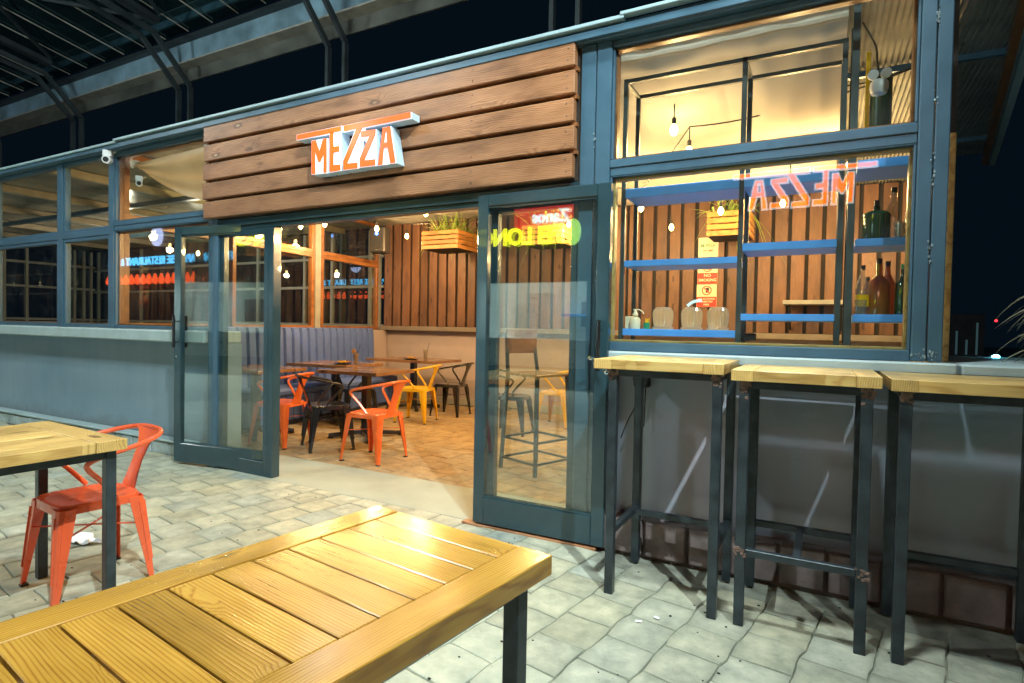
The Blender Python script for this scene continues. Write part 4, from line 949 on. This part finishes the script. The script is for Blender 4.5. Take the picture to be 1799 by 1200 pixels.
# ================================================================== string lights
st = thing('string_lights', 'string of warm glowing filament bulbs hung across the restaurant ceiling, some added to light the room', 'string lights')
bl = [(-6.05, 5.4, 2.56), (-5.62, 5.4, 2.56), (-5.07, 5.75, 2.52), (-4.11, 5.5, 2.60), (-3.21, 5.5, 2.395), (-1.57, 5.5, 2.46), (-.914, 3.94, 2.625), (-.87, 4.23, 2.555), (-2.4, 5.2, 2.6), (-5.5, 6.9, 2.62), (-2.9, 6.9, 2.62), (-.4, 6.6, 2.62), (.15, 5.2, 2.60), (-.9, 5.9, 2.45), (.45, 6.9, 2.3), (-.25, 4.9, 2.42), (-1.7, 5.0, 2.42), (-1.6, 6.9, 2.5)]  # later bulbs are added to brighten drape, planks and room, two behind the transom
bulbm = G().lathe([(0, -.075), (.016, -.068), (.027, -.045), (.026, -.028), (.014, -.006), (.012, 0), (0, 0)], n=14).mesh('bulb'); sock = G().lathe([(.014, .001), (.015, .04), (.006, .05), (0, .05)], n=12).mesh('socket')
for x_, y_, z_ in bl:
    b_ = obj('bulb', bulbm, 'bulb', st, (x_, y_, z_), smooth=True); obj('socket', sock, 'wire', b_, smooth=True)
    obj('drop_cord', G().tube([(x_, y_, z_+.05), (x_, y_, z_+.14)], .004, 6), 'wire', st)
    lamp('bulb_light', (x_, y_, z_-.12), (11 if y_ < 4.29 else 40), WARM, .05, st)
def sagwire(pts, s_=.07):
    out = []
    for a, b in zip(pts, pts[1:]):
        a = Vector(a); b = Vector(b)
        for k in range(8): t_ = k/8; p = a.lerp(b, t_); p.z -= s_*4*t_*(1-t_)*.5; out.append(p)
    out.append(Vector(pts[-1])); return out
obj('cable', G().tube(sagwire([(x_, y_, z_+.14) for x_, y_, z_ in (bl[0], bl[1], bl[2], bl[3], bl[8], bl[5], bl[7])]+[(-.2, 4.4, 2.80), (.44, 4.2, 2.85)], .05), .005, 6), 'wire', st)
obj('cable', G().tube(sagwire([(-1.6, 4.4, 2.76), (-1.03, 4.45, 2.86), (.1, 4.2, 2.80), (.5, 4.1, 2.86)], .06), .005, 6), 'wire', st)
obj('cable', G().tube(sagwire([(x_, y_, z_+.14) for x_, y_, z_ in (bl[9], bl[10], bl[11])], .06), .005, 6), 'wire', st)
# spare bulb strings in the left bay
st2 = thing('string_lights', 'two warm bulbs glowing inside the left glazed bay', 'string lights')
for x_, y_, z_ in ((-11.2, 6.0, 2.5), (-9.4, 6.2, 2.45)):
    b_ = obj('bulb', bulbm, 'bulb', st2, (x_, y_, z_)); obj('socket', sock, 'wire', b_); lamp('bulb_light', (x_, y_, z_-.12), 40, (1, .82, .6), .05, st2)
    obj('drop_cord', G().tube([(x_, y_, z_+.05), (x_, y_, 2.9)], .004, 6), 'wire', st2)

# ================================================================== speaker
sk = thing('loudspeaker', 'dark loudspeaker with a small blue light in the corner above the bench', 'speaker', (-6.17, 7.08, 2.38), R(14))
obj('cabinet', bx(-.13, .13, -.11, .11, 0, .40, c=.02), 'speaker', sk); obj('woofer', G().tube([(0, -.1105, .14), (0, -.118, .14)], .085, 24), 'blackmatt', sk, smooth=True)
obj('tweeter', G().tube([(0, -.1105, .29), (0, -.116, .29)], .035, 20), 'blackmatt', sk, smooth=True); obj('indicator', G().tube([(.0, -.1165, .29), (.0, -.125, .29)], .024, 14), 'led_blue', sk); obj('badge', bx(-.02, .02, -.113, -.1105, .035, .047), 'chrome', sk)
# ================================================================== planter crates
def crate(x, y, z, w, d, h, rz, label, plantlabel, seed, full=True):
    t = thing('slatted_crate', label, 'crate', (x, y, z), rz, 'slatted timber crates hanging on the plank wall')
    sh = h/4*.78
    for k in range(4):
        zz = k*h/4+.004
        for yy, ln in ((-d/2, 0), (d/2-.012, 0)): obj('slat', bx(-w/2, w/2, yy, yy+.012, zz, zz+sh, c=.002), 'crate_wood', t)
        for xx in (-w/2, w/2-.012): obj('slat', bx(xx+.0005, xx+.0115, -d/2+.013, d/2-.013, zz, zz+sh, c=.002), 'crate_wood', t)
    for xx in (-w/2+.013, w/2-.035):
        for yy in (-d/2+.013, d/2-.035): obj('corner_post', bx(xx, xx+.022, yy, yy+.022, 0, h, c=.001), 'crate_wood', t)
    obj('base', bx(-w/2+.014, w/2-.014, -d/2+.014, d/2-.014, .0, .003), 'backing', t)
    rnd = random.Random(seed)
    g = G()
    for k in range(150 if full else 90):
        a = rnd.uniform(0, 2*math.pi); L = rnd.uniform(.24, .50); el = rnd.uniform(.55, 1.5); px_, py_ = rnd.uniform(-w*.38, w*.38), rnd.uniform(-d*.32, d*.32)
        dirv = Vector((math.cos(a)*math.cos(el), math.sin(a)*math.cos(el), math.sin(el))); p = Vector((px_, py_, h*.9)); wd_ = rnd.uniform(.007, .013); droop = rnd.choice((0, 0, .5, 1.0)); side = Vector((-math.sin(a), math.cos(a), 0)); vel = dirv*L; b = len(g.v); n_ = 6
        for i in range(n_+1):
            tt = i/n_; q_ = p+vel*tt*(1+.35*tt*math.cos(el))+Vector((0, 0, -(.30+1.0*droop)*L*tt*tt*(.6+math.cos(el)))); ww = wd_*(1-tt**2)*.95+.0008
            g.v += [tuple(q_-side*ww), tuple(q_+Vector((0, 0, -ww*.5))), tuple(q_+side*ww)]
        for i in range(n_):
            for j in (0, 1): g.f.append((b+i*3+j, b+i*3+j+1, b+i*3+j+4, b+i*3+j+3))
    lf = obj('spider_plant', g, 'leafgreen', None, (x, y, z), (0, 0, rz)); tag(lf, plantlabel, 'plant', 'spider plants in the wall crates')
crate(-4.88, 7.12, 2.36, .62, .55, .27, R(2), 'orange slatted crate planter beside the loudspeaker, seen through the open doorway', 'spider plant spilling over the crate seen through the open doorway', 3)
crate(-.98, 7.2, 2.34, .46, .5, .29, R(0), 'orange slatted crate high on the plank wall behind the right window', 'wispy spider plant in the crate behind the right window', 5, False)
crate(-3.3, 7.2, 2.36, .6, .5, .27, 0, 'slatted crate planter seen through the top of the right glass door', 'trailing green plant above the right glass door view', 8)
# ================================================================== wall notices
def notice(x, z, w, h, label, red_from, words, ring=True):
    t = thing('wall_notice', label, 'notice', (x, 7.768, z))
    obj('card', bx(-w/2, w/2, -.006, 0, -h, 0), 'cream_card', t)
    if red_from is not None: obj('red_band', bx(-w/2+.002, w/2-.002, -.009, -.0065, -h+.002, -h*red_from), 'red', t)
    if ring:
        g = G(); r_ = h*.19; cz_ = -h*.27
        g.tube([(r_*math.cos(a*math.pi/10), -.009, cz_+r_*math.sin(a*math.pi/10)) for a in range(20)], .006, 5, closed=True).bar((-r_*.7, -.009, cz_+r_*.7), (r_*.7, -.009, cz_-r_*.7), .012, .004, (0, 1, 0))
        obj('prohibition_ring', g, 'red', t); obj('pictogram', G().box(-.012, .028, -.0085, -.0065, cz_-.03, cz_+.035), 'blackmatt', t)
    for (s_, sz, dz, mm, sx_) in words:
        me = text_mesh(s_, sz, .0008, .0008, sx_); xs = [v.co.x for v in me.vertices]; o = obj('lettering', me, mm, t, (-(max(xs)+min(xs))/2, -.0102, -h*dz), (math.pi/2, 0, 0))
    return t
notice(-1.325, 2.455, .245, .25, 'small white payment notice with green lettering above the red notices', None, [('M-PESA', .062, .50, 'green', .9), ('PAY HERE', .03, .72, 'red', .9)], False)
notice(-1.325, 2.150, .245, .285, 'red and cream no smoking notice, the upper of the two ring signs', .52, [('NO', .055, .70, 'cream_card', 1), ('SMOKING', .050, .90, 'cream_card', 1)])
notice(-1.33, 1.855, .245, .29, 'red and cream notice with a bottle ring sign, the lower of the two', .55, [('NO ALCOHOL', .032, .68, 'cream_card', 1), ('PERMITTED', .030, .80, 'cream_card', 1), ('HERE', .030, .93, 'cream_card', 1)])

# ================================================================== banquette bench
bq = thing('banquette', 'long blue grey banquette with vertical channel stitching under the orange framed windows', 'bench', (pA.x+.09, pA.y, 0), pang)
b0, b1 = 1.0, 4.02
nch = 20; cw = (b1-b0)/nch
for k in range(nch):
    g = G(); b_ = len(g.v); a0 = b0+k*cw+.009; a1 = b0+(k+1)*cw-.009; prof = [(.0, -.09), (.12, -.140), (.5, -.152), (.88, -.140), (1, -.09)]
    rows = [(.44, 0), (.80, .015), (1.14, .03), (1.19, .045), (1.20, .075)]
    for z_, back in rows:
        for u_, yy in prof: g.v.append((a0+(a1-a0)*u_, (yy*.6-.03+back) if z_ < 1.195 else -.005, z_))
    for i in range(len(rows)-1):
        for j in range(4): g.f.append((b_+i*5+j, b_+i*5+j+1, b_+(i+1)*5+j+1, b_+(i+1)*5+j))
    obj('backrest_channel', g, 'fabric_blue', bq, smooth=True)
obj('backrest_core', bx(b0, b1, -.055, .0, .0, 1.185, c=.004), 'seam', bq)
obj('seat', bx(b0, b1-.0, -.56, -.115, .36, .455, c=.03), 'fabric_blue', bq); obj('kickboard', bx(b0, b1, -.50, -.10, .0, .355), 'seam', bq)
nk = 24; cw = (b1-b0)/nk
for k in range(nk): obj('front_channel', bx(b0+k*cw+.004, b0+(k+1)*cw-.004, -.53, -.501, .06, .355, c=.006), 'fabric_blue', bq)
# ================================================================== dining tables
def dining(x, y, w, d, label, rz=0):
    t = thing('dining_table', label, 'dining table', (x, y, 0), rz, 'brown timber topped dining tables on black pedestals')
    for k in range(4): board('top_board', t, -w/2, w/2, -d/2+k*d/4+.0008, -d/2+(k+1)*d/4-.0008, .715, .752, 'table_wood', 'X', c=.002)
    obj('column', bx(-.04, .04, -.04, .04, .06, .70, c=.004), 'black', t); obj('top_plate', bx(-.18, .18, -.18, .18, .70, .714), 'black', t)
    g = G()
    for a in (45, 135, 225, 315):
        c_, s_ = math.cos(R(a)), math.sin(R(a)); g.bar((c_*.04, s_*.04, .055), (c_*.40, s_*.40, .03), .055, .04); g.box(c_*.38-.02, c_*.38+.02, s_*.38-.02, s_*.38+.02, 0, .02)
    obj('foot', g, 'black', t); return t
dining(-4.48, 4.95, .80, .70, 'brown dining table nearest the doorway, behind the orange armchair', R(3))
dining(-5.55, 5.55, .95, .75, 'brown dining table beside the blue bench holding the red drink', R(5))
dining(-5.45, 7.05, 1.25, .72, 'brown dining table against the cream wall holding the plate of fries', R(0))
dining(-5.55, 4.35, .8, .7, 'brown dining table seen through the left glass door', R(5))
# food and drinks
def plate(x, y, label, kind):
    t = thing('plate_of_food', label, 'plate', (x, y, .7525))
    obj('dish', G().lathe([(.07, 0), (.12, .014), (.115, .016), (.07, .004), (0, .004)], n=24), 'black', t, smooth=True); rnd = random.Random(kind)
    for k in range(16):
        a = rnd.uniform(0, 6.28); r_ = rnd.uniform(0, .07); o_ = Vector((r_*math.cos(a), r_*math.sin(a), .018+rnd.uniform(0, .02))); b_ = rnd.uniform(0, 6.28)
        obj('chip', G().bar(o_, o_+Vector((math.cos(b_)*.05, math.sin(b_)*.05, .006)), .011, .011), 'yellow' if k % 2 else 'crate_wood', t)
plate(-5.30, 5.42, 'dark plate of chips on the table beside the red drink', 1); plate(-5.35, 6.85, 'plate of fried food on the table by the cream wall', 2)
def drink(x, y, m, label, slice_):
    t = thing('drink_glass', label, 'drink', (x, y, .7525)); obj('glass', G().lathe([(.026, 0), (.034, .15), (.032, .15), (.024, .006), (0, .006)], n=20), 'clearglass', t, smooth=True)
    obj('drink', G().lathe([(.0235, .007), (.0305, .125), (0, .125)], n=18), m, t, smooth=True); obj('straw', G().tube([(.01, 0, .04), (.03, .01, .16), (.06, .01, .25)], .004, 6), 'blackmatt', t)
    if slice_: obj('lemon_slice', G().tube([(-.04, 0, .16), (-.04, .006, .16)], .034, 18), 'crate_wood', t)
drink(-5.16, 5.50, 'redtea', 'red iced drink with a lemon slice and black straw on the dining table', True); drink(-5.18, 6.98, 'milk', 'creamy orange drink with a straw on the table by the cream wall', False)
# ================================================================== bar stools inside
def stool(x, y, rz, label):
    t = thing('bar_stool', label, 'bar stool', (x, y, 0), rz, 'wooden seated steel bar stools')
    for sx in (-1, 1):
        for sy_ in (-1, 1):
            top = .83 if sy_ < 0 else 1.18
            g = G(); g.bar((sx*.22, sy_*.22, 0), (sx*.185, sy_*.185, .83), .026)
            if sy_ > 0: g.bar((sx*.185, .185, .83), (sx*.165, .235, 1.20), .024)
            obj('leg', g, 'dark_steel', t)
    obj('seat', bx(-.20, .20, -.20, .20, .832, .856, c=.006), 'table_wood', t)
    obj('backrest', bx(-.19, .19, .205, .220, 1.02, 1.24, c=.006), 'table_wood', t)
    for z, e in ((.28, .208), (.10, .214)): obj('foot_rail', G().bar((-e, -e, z), (e, -e, z), .018).bar((-e, e, z), (e, e, z), .018).bar((-e, -e, z), (-e, e, z), .018).bar((e, -e, z), (e, e, z), .018), 'dark_steel', t)
stool(-2.22, 4.64, R(70), 'steel bar stool with a plywood seat standing behind the right glass door'); stool(-1.55, 4.75, R(95), 'second steel bar stool, nearer the dark post behind the right glass door')

# ================================================================== litter
tp = tag(obj('paper_tissue', G(), 'tissue'), '', 'tissue')
g = G(); nU, nV = 18, 7
for i in range(nU+1):
    for j in range(nV+1):
        u_, v_ = i/nU, j/nV; wv = .05+.02*math.sin(u_*5); g.v.append((u_*.24, (v_-.5)*wv*2*(.6+.4*math.sin(u_*3.1))+.03*math.sin(u_*6), .006+.028*abs(noise.noise(Vector((u_*5, v_*3, 1))))+.012*math.sin(u_*9+v_*4)**2))
for i in range(nU):
    for j in range(nV): a = i*(nV+1)+j; g.f.append((a, a+1, a+nV+2, a+nV+1))
bpy.data.objects.remove(tp)
tag(obj('paper_tissue', g, 'tissue', None, (-3.74, 1.68, .0), (0, 0, R(25)), smooth=True), 'crumpled white tissue lying on the paving behind the coral chair', 'tissue')
for (px_, py_, l_, w_, a_, lb) in ((-.66, 2.43, .03, .012, 20, 'long white paper scrap on the paving in front of the first bar table'), (-.60, 2.50, .026, .014, -15, 'short white paper scrap nearest the first bar table leg'), (-2.0, 2.35, .022, .02, 0, 'round white scrap on the paving beyond the foreground table')):
    tag(obj('paper_scrap', bx(-l_/2, l_/2, -w_/2, w_/2, .003, .009, c=.002), 'tissue', None, (px_, py_, 0), (0, 0, R(a_))), lb, 'scrap')
g = G(); rnd = random.Random(4)
for k in range(120):
    x_, y_ = rnd.uniform(-3.5, 1.2), rnd.uniform(1.2, 3.05); s_ = rnd.uniform(.0025, .006); g.box(x_-s_, x_+s_, y_-s_*.6, y_+s_*.6, .001, .005, c=.001)
obj('grit', g, 'blackmatt', kind='stuff'); bpy.data.objects['grit']['label'] = 'dark grit and crumbs scattered over the paving'; bpy.data.objects['grit']['category'] = 'grit'
# padlock chain on the right door handle
ch = thing('door_chain', 'short steel chain looped round the right door handle', 'chain', (-1.10, 3.05, 1.06))
for k in range(7):
    a = k*.5; cx_, cz_ = -.035+k*.016, .03-.012*k+.006*math.sin(k*2)
    g = G(); pts = [(cx_+.011*math.cos(q_*math.pi/5), (.004 if k % 2 else -.004)+.006*math.sin(q_*math.pi/5)*(k % 2), cz_+.007*math.sin(q_*math.pi/5)) for q_ in range(10)]; g.tube(pts, .003, 5, closed=True); obj('link', g, 'chrome', ch, smooth=True)
# ================================================================== beyond the right end
pm = thing('palm', 'feathery palm leaves coloured as if lit, leaning in from the right edge', 'palm', (1.06, 3.56, 0))
obj('stem', G().tube([(0, 0, 1.129), (.01, 0, 1.22), (0, 0, 1.31)], [.05, .04, .03], 8), 'palmleaf', pm)
rnd = random.Random(11)
for k in range(46):
    a = R(180)+rnd.uniform(-1.1, 1.1)+(math.pi if k > 34 else 0); L = rnd.uniform(.24, .35); g = G(); rise = rnd.uniform(.0, .9); z0_ = rnd.uniform(1.22, 1.40)
    wv_ = rnd.uniform(.009, .018); pr = None
    for i in range(11):
        t_ = i/10; p = Vector((math.cos(a)*L*t_, math.sin(a)*L*t_, z0_+rise*.16*math.sin(t_*2.4)-.15*t_*t_)); w_ = Vector((-math.sin(a), math.cos(a), 0))*wv_*(1-t_**2)+Vector((0, 0, wv_*.6*(1-t_)))
        if pr: g.quad(pr[0]-pr[1], p-w_, p+w_, pr[0]+pr[1])
        pr = (p, w_)
    obj('frond', g, 'palmleaf', pm)
tag(obj('deck_light', G().lathe([(.018, 0), (.018, .008), (.008, .014), (0, .014)], n=14), 'cyan_spot', None, (.915, 4.42, 1.129)), 'tiny dazzling cyan light on the far edge of the wall cap', 'light')
lamp('deck_glow', (.915, 4.42, 1.17), .06, (.2, .8, 1), .02, bpy.data.objects['deck_light']).location = (0, 0, .05)
ft = thing('distant_tower', 'dim far tower block with faint vertical strips of light beyond the wall', 'building', (5.4, 34, 0))
obj('block', bx(-1.6, 1.2, 0, 3, 0, 2.3), 'night', ft)
for k in range(7): obj('window_strip', bx(-1.4+k*.38, -1.32+k*.38, -.03, -.005, .4, 1.9-(k % 3)*.4), 'city_win', ft)
tag(obj('red_beacon', G().lathe([(0, -.06), (.05, -.03), (.06, 0), (.05, .03), (0, .06)], n=12), 'red_spot', None, (7.0, 34, 2.0)), 'small red light far off beyond the wall', 'light')

# ================================================================== floodlights (above and behind the camera, lighting the courtyard)
for k, (p, e) in enumerate(FLOOD):
    t = thing('floodlight', ('cool white floodlight above the bar tables', 'cool white floodlight high on the right', 'cool white floodlight above the courtyard centre', 'cool white floodlight over the far left paving')[k], 'lamp', (p[0], p[1], p[2]))
    obj('housing', bx(-.18, .18, -.13, .13, .03, .12, c=.01), 'blackmatt', t); obj('lens', bx(-.16, .16, -.11, .11, .018, .029), 'flood', t); obj('bracket', G().tube([(0, 0, .12), (0, 0, cz(p[1])-p[2]-.05)], .015, 8), 'canopy_steel', t)
    if k == 1:
        l = bpy.data.lights.new('flood_light', 'SPOT'); l.energy = e; l.color = FLOOD_COL; l.shadow_soft_size = .045; l.spot_size = R(58); l.spot_blend = .75
        lo = bpy.data.objects.new('flood_light', l); COL.objects.link(lo); lo.parent = t; lo.rotation_euler = (Vector((-4.2, 3.6, 0))-Vector(p)).to_track_quat('-Z', 'Y').to_euler()
    else: lamp('flood_light', (0, 0, 0), e, FLOOD_COL, .18, t)

# ================================================================== food kiosk across the courtyard (seen reflected in the glass)
KY = -5.0
kk = thing('food_kiosk', 'dark food kiosk with bright serving hatches and glowing signs across the courtyard', 'kiosk')
op = [(-13.5, -7.9), (-6.9, -4.3)]; xs = [-26]+[v for o_ in op for v in o_]+[3]
for a, b in zip(xs[::2], xs[1::2]): obj('wall', bx(a, b, KY-.12, KY, 0, 4.6), 'night', kk)
for a, b in op:
    obj('wall', bx(a, b, KY-.12, KY, 2.24, 4.6), 'night', kk); obj('counter_front', bx(a, b, KY-.10, KY+.05, 0, .42), 'night', kk); obj('counter', bx(a, b, KY-.6, KY-.13, .42, 1.02, c=.01), 'steel', kk)
    obj('back_wall', bx(a-.1, b+.1, KY-1.9, KY-1.8, 0, 2.6), 'tile', kk); obj('side_wall', bx(a-.1, a-.02, KY-1.8, KY-.13, 0, 2.6), 'tile', kk); obj('side_wall', bx(b+.02, b+.1, KY-1.8, KY-.13, 0, 2.6), 'tile', kk)
    obj('ceiling', bx(a-.1, b+.1, KY-1.9, KY-.13, 2.6, 2.66), 'tile', kk)
    obj('cupboard', bx(a+.5, a+1.1, KY-1.79, KY-1.4, 1.0, 2.1, c=.01), 'steel', kk); obj('shelf', bx(b-1.2, b-.2, KY-1.79, KY-1.45, 1.55, 1.6), 'shelf_blue', kk); obj('menu_frame', bx(a+1.8, a+2.6, KY-1.79, KY-1.77, 1.3, 1.9), 'blackmatt', kk)
    n_ = max(1, int((b-a)/2))
    for k in range(n_):
        xx = a+(b-a)*(k+.5)/n_; tb = obj('ceiling_tube', G().tube([(xx-.6, KY-.9, 2.55), (xx+.6, KY-.9, 2.55)], .02, 8), 'tube_emit', kk)
        l = bpy.data.lights.new('tube_light', 'AREA'); l.shape = 'RECTANGLE'; l.size = 1.2; l.size_y = .08; l.energy = 300; l.color = (.82, 1, .97); lo = bpy.data.objects.new('tube_light', l); COL.objects.link(lo); lo.location = (xx, KY-.9, 2.52); lo.parent = kk
def ksign(label, txt, x_right, z, size, m, sx_=1.0, bold=.012, name='kiosk_sign'):
    me = text_mesh(txt, size, .02, bold, sx_); t = thing(name, label, 'sign', (x_right, KY+.06, z)); obj('lettering', me, m, t, rot=(math.pi/2, 0, math.pi))
    return t
ksign('yellow lit FEI LONG letters reflected in the right glass door', 'FEI LONG', -4.86, 3.06, .50, 'sign_yellow', .92, .018)
ksign('yellow lit FEI LONG letters reflected in the left glass door', 'FEI LONG', -7.7, 3.12, .56, 'sign_yellow', 1.2, .018)
ksign('cyan lit JAPANESE RESTAURANT lettering reflected in the left window', 'FEI LONG JAPANESE RESTAURANT & BAR', -15.55, 3.12, .37, 'sign_cyan', .98, .003)
zt_ = ksign('white Zanos lettering on a red panel reflected in the right glass door', 'Zanos', -4.70, 3.50, .36, 'sign_refl_white', .95, .008); obj('panel', bx(-1.30, .08, -.05, -.025, -.10, .33), 'sign_red', zt_)
dk = thing('round_kiosk_sign', 'lime green oval sign reflected beside the FEI LONG letters', 'sign', (-4.60, KY+.06, 3.255)); obj('disc', G().prism([(.17*math.cos(a*math.pi/12), .27*math.sin(a*math.pi/12)) for a in range(24)], -.02, .02, 'XZ'), 'sign_green', dk)
dk = thing('badge_sign', 'pale lilac rounded badge reflected high in the left window', 'sign', (-19.35, KY+.06, 4.03)); obj('disc', G().prism([(.32*math.cos(a*math.pi/12), .32*math.sin(a*math.pi/12)*1.05) for a in range(24)], -.02, .02, 'XZ'), mat_emit('lit lilac face', (.5, .6, 1.0), 5), dk)
lr = thing('lantern_row', 'row of red lanterns reflected low in the left window', 'lanterns', (-19.4, KY+.15, 2.45))
for k in range(16): obj('lantern', G().lathe([(0, 0), (.07, .03), (.10, .12), (.07, .22), (.03, .34), (0, .36)], (-2.6+k*.34, 0, 0), 12), 'lantern', lr, smooth=True)
# mirrored restaurant sign on the kiosk side
rs = thing('kiosk_sign', 'flat orange and white MEZZA sign reflected in the right window', 'sign', (.60, KY+.06, 4.06))
def r2w(p): 
    x_, y_ = s2w(*p); return (-(x_+3.37)*2.15*1.0, (y_-2.60)*2.15+.0)
k = 0
for L in ('bar', 'M', 'E', 'Z', 'A'):
    src = OR[L]
    for poly in src:
        P_ = [Vector(r2w(p)) for p in poly]; area = sum(P_[i-1].x*P_[i].y-P_[i].x*P_[i-1].y for i in range(len(P_))); sgn = 1 if area > 0 else -1; out = []
        for i in range(len(P_)):
            e1 = (P_[i]-P_[i-1]).normalized(); e2 = (P_[(i+1) % len(P_)]-P_[i]).normalized(); n1 = Vector((e1.y, -e1.x))*sgn; n2 = Vector((e2.y, -e2.x))*sgn; m_ = n1+n2; m_ = m_.normalized() if m_.length > .2 else n1; out.append(tuple(P_[i]+m_*.026/max(.55, m_.dot(n1))))
        lt = obj('letter_border', G().prism(out, -.02+.001*k, .0+.001*k, 'XZ'), 'sign_refl_white', rs); obj('letter_face', G().prism([tuple(q) for q in P_], .022+.001*k, .03+.001*k, 'XZ'), 'sign_refl_orange', lt); k += 1

# ------------------------------------------------------------------ put each root of a built-in-place thing at its base
bpy.context.view_layer.update()
for t in [o for o in COL.objects if o.type == 'EMPTY' and o.parent is None]:
    if t.location.length > 1e-6 or abs(t.rotation_euler.z) > 1e-6: continue
    lo = Vector((1e9,)*3); hi = Vector((-1e9,)*3)
    for c in t.children_recursive:
        if c.type != 'MESH': continue
        for v in c.bound_box:
            w = c.matrix_world @ Vector(v); lo = Vector(map(min, lo, w)); hi = Vector(map(max, hi, w))
    d = Vector(((lo.x+hi.x)/2, (lo.y+hi.y)/2, lo.z)); t.location = d
    for c in t.children: c.location = c.location-d
